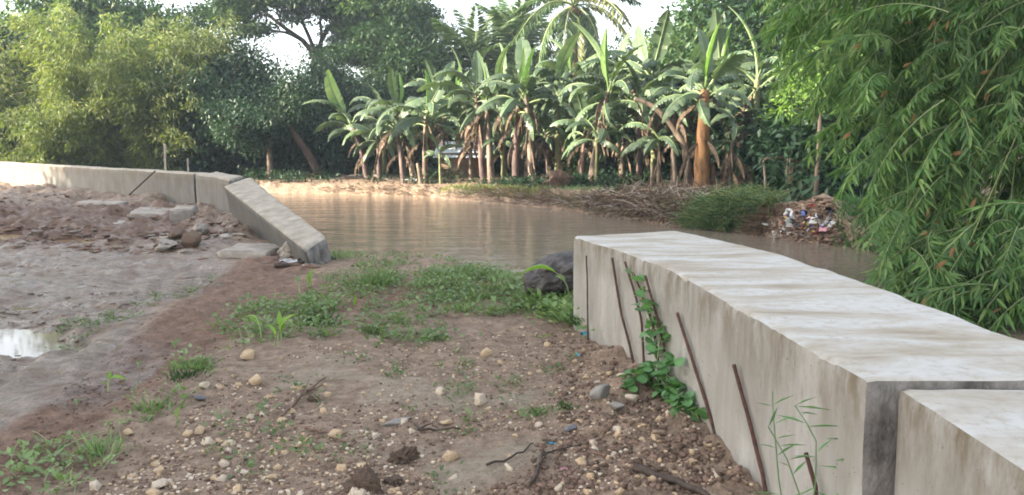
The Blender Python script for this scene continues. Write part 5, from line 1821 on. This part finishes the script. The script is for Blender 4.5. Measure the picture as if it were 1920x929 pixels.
def spray(seed, L, nn, fan):
    """twig along +X drooping at its end, with fans of long pointed leaves"""
    rs = RS(seed)
    mb = MB()
    P = bez((0, 0, 0), (L * .55, 0, .12 * L), (L, 0, -.22 * L), 8)
    P[:, 1] += .05 * L * np.sin(np.linspace(0, 3, 8)) * rs.uniform(-1, 1)
    add_tube(mb, P, np.linspace(.006, .002, 8), 4, 1, cap=False)
    pos, dr, Ls = [], [], []
    for t in np.linspace(.12, 1, nn):
        c = pl(P, np.array([t]))[0]
        nf = fan + rs.randint(-1, 3)
        for q in range(nf):
            yaw = (q - (nf - 1) / 2) * rs.uniform(.36, .58) + rs.normal(0, .15)
            d = np.array([cos(yaw), sin(yaw), -.55 - .2 * abs(yaw) + rs.normal(0, .25)])
            pos.append(c + nrm(d) * .015)
            dr.append(d)
            Ls.append(rs.uniform(.10, .20))
    pos, dr, Ls = np.array(pos), np.array(dr), np.array(Ls)
    n = len(pos)
    d = nrm(dr)
    side = nrm(np.cross(d, np.tile([0, 0, 1.0], (n, 1)) + .4 * rs.normal(size=(n, 3))))
    up = np.cross(side, d)
    W = (.027 * rs.uniform(.8, 1.2, n))[:, None]
    L_ = Ls[:, None]
    m1, m2 = pos + d * L_ * .22, pos + d * L_ * .6
    tip = pos + d * L_ - np.array([0, 0, .16]) * L_
    V = np.stack([pos, m1 + side * W * .45 + up * W * .15, m2 + side * W * .42 + up * W * .1 - [0, 0, .01], tip, m2 - side * W * .42 + up * W * .1 - [0, 0, .01], m1 - side * W * .45 + up * W * .15], 1).reshape(-1, 3)
    b = np.arange(n)[:, None] * 6
    F = np.concatenate([b + np.array([0, 1, 2, 3]), b + np.array([0, 3, 4, 5])])
    mb.add(V, F, 0, np.repeat(np.clip(rs.normal(.45, .22, n), 0, 1), 6))
    return mb


SPM = [spray(200 + k, rs.uniform(.75, 1.05), 9, 6) for k in range(8)]
SPME = [q.mesh('leaf_spray', [M['bamboo_leaf'], M['pale_stem']]) for q in SPM]
SPV = [(np.concatenate(q.v), q) for q in SPM]
poly = [(1375, -40), (1440, 60), (1490, 130), (1545, 160), (1530, 215), (1590, 250), (1610, 320), (1640, 370), (1640, 430), (1640, 480), (1670, 540), (1700, 560), (1780, 590), (1850, 600), (1990, 590), (2100, 560), (2150, 300), (2100, -120), (1340, -120)]
cand = []
while len(cand) < 1000:
    px, py = rs.uniform(1340, 2150), rs.uniform(-120, 600)
    if not inside(np.array([px]), np.array([py]), poly)[0]:
        continue
    k = (px - 1340) / 600
    d = rs.uniform(8.4, 11.5) + 3.2 * max(0, 1 - k * 2.2) * (py < 220)
    if py > 430:
        d = rs.uniform(7.6, 9.6)
    tip = at(px, py, d) - root
    c = CUL[rs.randint(16)]
    j = rs.randint(6, 15)
    src = c[j]
    cand.append((tip, src, d, px, py))
cand.sort(key=lambda q: q[2])
twigs = MB()
mass = MB()
for k, (tip, src, d, px, py) in enumerate(cand):
    v = nrm(tip - src)
    yaw = math.atan2(v[1], v[0]) + rs.normal(0, .5)
    pit = np.clip(-v[2] * .6, -.4, .5) + rs.normal(0, .28)
    sc = rs.uniform(.8, 1.2)
    i_ = rs.randint(8)
    start = tip - np.array([cos(yaw), sin(yaw), -.2]) * .6 * sc
    if k % 4 == 0:
        mid = (src + start) / 2 + [0, 0, .35 + .1 * np.linalg.norm(start - src)]
        V_, F_ = tube(bez(src, mid, start, 9), np.linspace(.011, .005, 9), 4)
        twigs.add(V_, F_)
    if k < 300:
        link('leaf_spray', SPME[i_], bam, start, (rs.normal(0, .3), pit, yaw), sc)
    else:
        V0, q = SPV[i_]
        cp, sp_ = cos(pit), sin(pit)
        Ry = np.array([[cp, 0, sp_], [0, 1, 0], [-sp_, 0, cp]])
        Rz = np.array([[cos(yaw), -sin(yaw), 0], [sin(yaw), cos(yaw), 0], [0, 0, 1]])
        ro = rs.normal(0, .3)
        Rx = np.array([[1, 0, 0], [0, cos(ro), -sin(ro)], [0, sin(ro), cos(ro)]])
        Rm = Rz @ Ry @ Rx * sc
        for vv, ff, mm, r_ in zip(q.v, q.f, q.m, q.r):
            n0 = mass.n
            mass.v.append(vv @ Rm.T + start)
            mass.m.append(mm)
            mass.r.append(np.clip(r_ + rs.normal(0, .1), 0, 1))
            # indices inside q are cumulative over its own blocks
            mass.f.append(ff + (n0 - (ff.min() if False else 0)))
            mass.n = n0
        mass.n += len(V0)
tag(twigs.obj('branches', M['culm'], bam, True), kind='stuff')
o = mass.obj('foliage', [M['bamboo_leaf'], M['pale_stem']], bam)
o['kind'] = 'stuff'
dm = MB()
n = 1
leaves(dm, np.zeros((3, 3)), np.array([[1, 0, -.4], [.9, .1, -.5], [.95, -.08, -.35]]), .22, .035, RS(3), 0, None, .3)
dme = dm.mesh('dead_leaf', M['dead_bamboo'])
for k in range(95):
    q = cand[rs.randint(420)]
    link('dead_leaf', dme, bam, q[0] + rs.normal(size=3) * .12, (rs.normal(0, .5), rs.uniform(-.3, .9), rs.uniform(2.2, 4.2)), rs.uniform(.45, .85))


# ------------------------------------------------------------------ weeds on the near bank
def creeping(name, label, regions, n, seed, mat='weed', size=1.0, spread=.075, per=16):
    rs = RS(seed)
    pts = []
    tot = sum(q[2] for q in regions)
    for poly_, _, wt in regions:
        m = int(n * wt / tot)
        c = 0
        while c < m:
            px = rs.uniform(min(q[0] for q in poly_), max(q[0] for q in poly_), 2000)
            py = rs.uniform(min(q[1] for q in poly_), max(q[1] for q in poly_), 2000)
            ok = inside(px, py, poly_)
            g = np.array([gp(a, b) for a, b in zip(px[ok], py[ok])])
            nn = fbm(g[:, 0], g[:, 1], 1.7, 5, 81)
            g = g[nn + rs.normal(0, .5, len(g)) > .0][:m - c]
            pts.append(g)
            c += len(g)
    g = np.vstack(pts)
    g[:, 2] = ground_z(g[:, 0], g[:, 1])
    mb = MB()
    q = np.repeat(np.arange(len(g)), per)
    sz = rs.uniform(.6, 1.5, len(g)) * size
    a = rs.uniform(0, 6.28, len(q))
    rad = np.abs(rs.normal(0, spread, len(q))) * sz[q]
    hh = rs.uniform(.0, .055, len(q)) * sz[q]
    pos = g[q] + np.stack([np.cos(a) * rad, np.sin(a) * rad, hh], -1)
    d = np.stack([np.cos(a), np.sin(a), rs.uniform(-.1, 1.1, len(q))], -1) + .3 * rs.normal(size=(len(q), 3))
    leaves(mb, pos, d, .034 * sz[q] * rs.uniform(.6, 1.5, len(q)), .024 * sz[q], rs, 0, np.clip(rs.uniform(.2, .8, len(g))[q] + rs.normal(0, .15, len(q)), 0, 1), .15, np.tile([0, 0, 1.0], (len(q), 1)))
    for k in range(0, len(g), 2):                         # runners
        e = g[k] + np.append(rs.normal(0, .09, 2), .04 * sz[k])
        V_, F_ = tube(bez(g[k], (g[k] + e) / 2 + [0, 0, .03], e, 4), [.0025, .002, .002, .0015], 3)
        mb.add(V_, F_, 1)
    return tag(mb.obj(name, [M[mat], M['pale_stem']]), label, None, None, 'stuff')


W_MAIN = [([(560, 560), (600, 520), (680, 495), (730, 500), (760, 530), (700, 560), (640, 590), (590, 600)], 0, 3),
          ([(770, 540), (830, 515), (930, 500), (1000, 545), (1110, 580), (1120, 610), (1000, 580), (900, 590), (820, 580)], 0, 5),
          ([(400, 620), (480, 570), (560, 560), (640, 600), (640, 640), (540, 640), (440, 660)], 0, 3),
          ([(620, 490), (760, 478), (900, 490), (960, 520), (860, 530), (700, 510)], 0, 2.5),
          ([(650, 610), (760, 590), (850, 600), (830, 640), (720, 660)], 0, 1.0),
          ([(800, 520), (900, 500), (950, 540), (960, 590), (840, 590)], 0, 3), ([(690, 530), (800, 510), (860, 530), (860, 600), (700, 615)], 0, 2.5), ([(950, 520), (1010, 545), (1090, 580), (1060, 600), (960, 580)], 0, 2)]
creeping('weeds', 'creeping green weeds spreading over the river end of the path', W_MAIN, 720, 1, 'weed', .95)
creeping('weeds', 'thin scattered weeds along the red soil band', [([(0, 929), (0, 860), (180, 790), (330, 680), (420, 640), (440, 660), (330, 770), (200, 860), (120, 929)], 0, 1)], 34, 2, 'weed', .8)
creeping('weeds', 'tiny weeds dotted over the gravel', [([(300, 900), (500, 700), (800, 640), (1080, 640), (1100, 780), (900, 900)], 0, 1)], 50, 3, 'weed', .7)
creeping('weeds', 'thin green film of weeds on the wet grey silt', [([(90, 620), (130, 590), (260, 560), (360, 520), (420, 510), (430, 525), (330, 560), (200, 610), (120, 640)], 0, 1)], 40, 4, 'weed', .7)
creeping('weeds', 'deep green weeds crowding the foot of the near wall by the dark rock', [([(1000, 560), (1060, 548), (1120, 590), (1140, 625), (1090, 610), (1020, 580)], 0, 1)], 220, 5, 'weed', 1.4)


def tuft(label, px, py, n, h, w_, mat, seed, spread=.6, wide=.06):
    rs = RS(seed)
    p = gz(px, py, -.01)
    t = thing('weed_tuft', label, 'weed', p)
    mb = MB()
    g = np.column_stack([rs.normal(0, wide, n), rs.normal(0, wide, n), np.zeros(n)])
    d = np.column_stack([g[:, :2] * 5 + rs.normal(0, spread * .6, (n, 2)), np.ones(n)])
    leaves(mb, g, d, h * rs.uniform(.5, 1.2, n), w_, rs, 0, None, .15)
    o = mb.obj('blades', M[mat], t)
    o['kind'] = 'stuff'
    return t


tuft('bushy grass tuft at the upper middle of the weed patch', 702, 535, 150, .16, .016, 'weed', 1, .6, .09)
tuft('dark leafy weed tuft left of the seedlings', 362, 690, 300, .07, .011, 'weed', 2, 1.2, .06)
tuft('dark weed tuft just left of the darkest one', 345, 705, 120, .05, .010, 'weed_dark', 12, .8, .05)
tuft('sparse grass tuft in the red soil at the lower left', 192, 858, 40, .14, .010, 'weed', 3, .8, .04)
tuft('small bright weed tuft below the red band at left', 288, 765, 90, .06, .014, 'weed', 4, .8, .06)
tuft('low weed tuft at the right of the weed patch', 870, 580, 120, .08, .012, 'weed', 5, .8, .08)
tuft('weed tuft at the bottom of the weed patch, below the middle', 700, 625, 90, .09, .012, 'weed', 6, .6, .05)
tuft('bright weed tuft beside the broad leaf by the dark rock', 1075, 575, 200, .16, .016, 'weed', 7, .7, .10)
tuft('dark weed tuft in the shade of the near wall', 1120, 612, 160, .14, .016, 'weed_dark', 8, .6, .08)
tuft('small weed tuft left of the grey cobble', 1008, 775, 60, .05, .014, 'weed', 9, .9, .03)
tuft('tiny weed tuft between the weed tuft and the cobble', 1057, 765, 40, .045, .012, 'weed_dark', 10, .9, .025)
tuft('weed tuft right of the tipped wall end', 632, 483, 90, .12, .014, 'weed', 11, .7, .10)
tuft('weed tuft in the middle of the left weeds', 600, 605, 120, .10, .012, 'weed_dark', 13, .7, .08)
tuft('weed tuft above the lone stone at the right of the weeds', 815, 635, 80, .06, .012, 'weed', 14, .8, .05)


def broad_leaf(L, Wd, seed):
    rs = RS(seed)
    n = 7
    s = np.linspace(0, 1, n)
    prof = np.sin(s ** .8 * pi) ** .8 * Wd / 2
    x = L * s
    z = .12 * L * np.sin(s * pi) - .18 * L * s ** 2
    c = np.stack([x, 0 * x, z], -1)
    mb = MB()
    for sg in (1, -1):
        e = np.stack([x + .03 * L, sg * prof, z + .45 * prof], -1)
        V = np.vstack([c, e])
        F = np.array([[i, i + 1, n + i + 1, n + i] for i in range(n - 1)])
        mb.add(V, F if sg > 0 else F[:, ::-1], 0, np.concatenate([np.full(n, .65), np.full(n, .4)]))
    return mb


BRL = [broad_leaf(.15, .062, 1).mesh('leaf', M['seedling'], True), broad_leaf(.13, .045, 2).mesh('leaf', M['seedling'], True), broad_leaf(.10, .05, 3).mesh('leaf', M['weed'], True)]


def seedling(label, px, py, stems, leafs, sc=1.0, dy=0.0):
    """stems: list of pixel polylines; leafs: (px, py, yaw, pitch, scale, variant)"""
    p = gz(px, py, -.01)
    d = p[1]
    t = thing('seedling', label, 'plant', p)
    for st in stems:
        Q = np.array([at(a, b, d) - p for a, b in st])
        mb = MB()
        add_tube(mb, pl(Q, np.linspace(0, 1, 6)), np.linspace(.006, .0035, 6) * sc, 5)
        mb.obj('stem', M['pale_stem'], t, True)
    for a, b, yaw, pit, s, v in leafs:
        link('leaf', BRL[v], t, at(a, b, d) - p, (0.3 * sin(a), pit, yaw), s * sc)


seedling('seedling with one broad upright leaf, brightest on the path', 520, 648, [[(520, 650), (522, 620)], [(515, 652), (516, 630)], [(528, 640), (526, 612)]],
         [(524, 625, .3, -1.0, 1.1, 0), (516, 632, 2.6, -.9, .9, 1), (528, 628, 1.0, -1.1, .7, 1), (524, 612, 1.7, -1.4, .8, 1)])
seedling('seedling bent over with pale stems left of the brightest one', 470, 640, [[(490, 645), (488, 615), (478, 592)], [(455, 655), (452, 630), (448, 615)], [(470, 645), (464, 622), (458, 614)]],
         [(488, 612, 2.7, -.6, .9, 1), (484, 600, 2.9, -.3, .8, 1), (458, 616, 2.4, -.2, .5, 2)])
seedling('pair of yellow green shoots at the upper left of the weeds', 580, 552, [[(580, 552), (582, 528)], [(562, 550), (560, 528)]], [(582, 530, 1.4, -1.3, .9, 1), (582, 535, 1.2, -1.4, 1.0, 0), (560, 530, 2.5, -.9, .9, 2), (561, 532, 2.9, -.6, .8, 2)])
seedling('lone bright seedling in the red soil at the left', 203, 735, [[(203, 735), (203, 712)]], [(203, 712, .1, -.1, .75, 1), (203, 714, 1.6, -.9, .5, 1), (202, 722, 2.9, -.3, .4, 1)])
seedling('tiny seedling above the lone bright one', 260, 690, [[(260, 694), (259, 682)]], [(259, 684, .4, -.6, .4, 2), (259, 686, 2.4, -.6, .4, 2)])
seedling('tiny seedling below the lone bright one', 144, 760, [[(144, 766), (144, 755)]], [(144, 757, .4, -.6, .4, 2), (144, 757, 2.4, -.6, .4, 2)])
seedling('small bright seedling right of the red band', 328, 655, [[(328, 662), (328, 648)]], [(328, 650, .8, -1.0, .7, 2), (327, 650, 2.4, -.8, .5, 2)])
seedling('yellow seedling beside the tan stone cluster', 332, 800, [[(332, 806), (332, 785)]], [(332, 786, 1.4, -1.2, .5, 1), (332, 795, .4, -.6, .4, 2)])
seedling('tall bent seedling with one wide bright leaf by the dark rock', 1058, 592, [[(1068, 585), (1066, 540), (1052, 518), (1040, 510)]], [(1046, 514, 3.1, -.15, 1.35, 0), (1060, 530, 2.4, -.5, .6, 1)], 1.5)
seedling('upright seedling with a pale spear leaf at the near wall', 1096, 612, [[(1099, 605), (1098, 575)]], [(1098, 572, 1.6, -1.5, 1.35, 0), (1098, 572, -.4, -1.4, 1.2, 0), (1110, 598, .3, -.5, .8, 2)], 1.3)
seedling('thin reed standing on the river edge of the path', 795, 480, [[(795, 482), (800, 470), (786, 458)], [(815, 482), (820, 466)]], [(795, 468, 2.4, -.8, .9, 1), (818, 468, 1.0, -1.2, .6, 1)])
seedling('pale yellowing shoot in the middle of the weeds', 665, 580, [[(665, 586), (666, 572)]], [(666, 575, 1.5, -1.4, .7, 1)])
seedling('thin shoot on the path at the right of the weeds', 940, 545, [[(940, 550), (938, 525)], [(930, 548), (926, 530)]], [(938, 528, .6, -1.1, 1.0, 2), (926, 532, 2.2, -1.0, .8, 2)], 1.2)
seedling('lone leaf lying on the mud near a blue scrap', 1020, 636, [[(1020, 640), (1018, 634)]], [(1018, 634, .3, -.2, .6, 1), (1018, 634, 2.6, -.2, .4, 1)])

# ------------------------------------------------------------------ vine climbing a bar
hm = MB()
a = np.linspace(0, 2 * pi, 10)[:-1]
rr_ = .026 * (1 + .15 * np.cos(a))
ring = np.stack([.022 + rr_ * np.cos(a), rr_ * 1.05 * np.sin(a), .004 * np.cos(2 * a)], -1)
hm.add(np.vstack([ring, [[.02, 0, -.003]]]), np.array([(k, (k + 1) % 9, 9) for k in range(9)]), 0, np.append(np.full(9, .45), .75))
VL = hm.mesh('leaf', M['vine_leaf'], True)
g0 = at(1228, 690, face_y(1228) - .16)
g0[2] = hz(g0[0], g0[1])
vine = thing('vine', 'green round leaved vine climbing the bars at the near wall', 'vine', g0)
rs = RS(9)
VST = [[(1235, 690), (1222, 640), (1205, 570), (1186, 500)], [(1235, 690), (1238, 640), (1222, 590), (1200, 540)], [(1235, 690), (1210, 705), (1185, 725), (1165, 740)],
       [(1240, 690), (1262, 720), (1290, 760), (1308, 800)], [(1240, 690), (1255, 680), (1272, 672)], [(1240, 700), (1250, 735), (1275, 770)], [(1230, 690), (1225, 720), (1235, 745)], [(1230, 660), (1226, 620), (1224, 600)],
       [(1235, 695), (1270, 730), (1298, 770)], [(1235, 700), (1200, 715), (1175, 722)], [(1240, 705), (1262, 745), (1285, 785)]]
for si_, st in enumerate(VST):
    Q = []
    for a_, b_ in st:
        lo = st is VST[0] or st is VST[1] or st is VST[7]
        q = at(a_, b_, face_y(a_) - (.12 if lo else .16))
        gh = hz(q[0], q[1]) + .01
        if q[2] < gh:
            q = gz(a_, b_, .04)
        Q.append(q - g0)
    Q = pl(np.array(Q), np.linspace(0, 1, 12))
    Q += rs.normal(0, .008, Q.shape)
    mb = MB()
    add_tube(mb, Q, np.linspace(.004, .002, 12), 4)
    mb.obj('stem', M['pale_stem'], vine, True)
    nl = 20 if si_ not in (2, 3, 5, 8, 9, 10) else 26
    for k in range(nl):
        q = pl(Q, np.array([rs.uniform(.08, 1)]))[0] + rs.normal(0, .022, 3)
        link('leaf', VL, vine, q + [0, -.01, .01], (rs.normal(0, .4), rs.uniform(-.7, .5), rs.uniform(0, 6.28) if rs.rand() < .4 else rs.normal(-1.6, .9)), rs.uniform(.7, 1.35))

# narrow leaved weed before the wall joint
nm = MB()
leaves(nm, np.zeros((1, 3)), np.array([[1, 0, .1]]), .11, .012, RS(2), 0, np.array([.6]), .2, np.array([[0, 0, 1.0]]))
NL = nm.mesh('leaf', M['vine_leaf'])
yj = face_y(1500) - .22
g0 = at(1500, 1010, yj)
wd = thing('thin_weed', 'thin narrow leaved weed standing before the joint of the near wall', 'weed', (g0[0], g0[1], hz(g0[0], g0[1])))
g0 = np.array(wd.location)
for si_, st in enumerate(([(1490, 1100), (1460, 900), (1450, 780), (1448, 735)], [(1520, 1100), (1500, 930), (1475, 860), (1440, 800)], [(1540, 1100), (1590, 930), (1590, 860), (1575, 785)], [(1530, 1100), (1545, 960), (1590, 900), (1620, 850)],
                          [(1500, 1100), (1530, 900), (1530, 820), (1490, 760)])):
    Q = np.array([at(a_, b_, yj - .02 * si_) - g0 for a_, b_ in st])
    Q = pl(Q, np.linspace(0, 1, 10))
    mb = MB()
    add_tube(mb, Q, np.linspace(.003, .0015, 10), 4)
    mb.obj('stem', M['vine_leaf'], wd, True)
    for k in range(8):
        q = pl(Q, np.array([rs.uniform(.35, 1)]))[0]
        link('leaf', NL, wd, q, (rs.normal(0, .4), rs.uniform(-.5, .35), rs.choice([0.2, 2.9]) + rs.normal(0, .5)), rs.uniform(.5, 1.05))

# ------------------------------------------------------------------ trees behind the camera that keep the near bank in the shade
SD = np.array([-sin(R(SUN_AZ)), -cos(R(SUN_AZ))])          # where the sunlight travels
SN = np.array([-SD[1], SD[0]])
SHT = []
for n_, a_, h_ in ((-9, -28, 20), (-4, -27, 20), (1, -28.5, 20.5), (6, -27, 20), (11, -28, 19.5), (16, -28, 18.5), (20.5, -28.5, 16),
                   (-6.5, -34, 22), (-1.5, -35, 22.5), (3.5, -34, 22.5), (8.5, -35, 22), (13.5, -34, 21), (18.5, -33, 18)):
    p_ = a_ * SD + n_ * SN
    SHT.append((p_[0], p_[1], h_ / 10.1))
for k, (x, y, s) in enumerate(SHT):
    t = thing('shade_tree', 'tall dense tree behind the camera shading the near bank', 'tree', (x, y, hz(x, y) - .1), 'tall trees behind the camera', k * 1.7, s)
    m_ = (T_DRK, T_RND)[k % 2]
    link('trunk', m_[0], t)
    link('crown', m_[1], t)

# ------------------------------------------------------------------ haze
hm_ = NT('air_haze')
hm_.t.nodes.remove(hm_.p)
pv = hm_.n('VolumePrincipled')
pv.inputs['Color'].default_value = (0.72, 0.85, 1.0, 1)
pv.inputs['Density'].default_value = HAZE = 0.0008
hm_.l(pv.outputs[0], hm_.out.inputs['Volume'])
mb = MB()
x0, x1, y0, y1, z0, z1 = -175, 175, -175, 175, -3.5, 26
V = np.array([[x, y, z] for z in (z0, z1) for (x, y) in ((x0, y0), (x1, y0), (x1, y1), (x0, y1))], float)
mb.add(V, np.array([[3, 2, 1, 0], [4, 5, 6, 7], [0, 1, 5, 4], [1, 2, 6, 5], [2, 3, 7, 6], [3, 0, 4, 7]]))
tag(mb.obj('haze', hm_.mat), None, None, None, 'stuff')
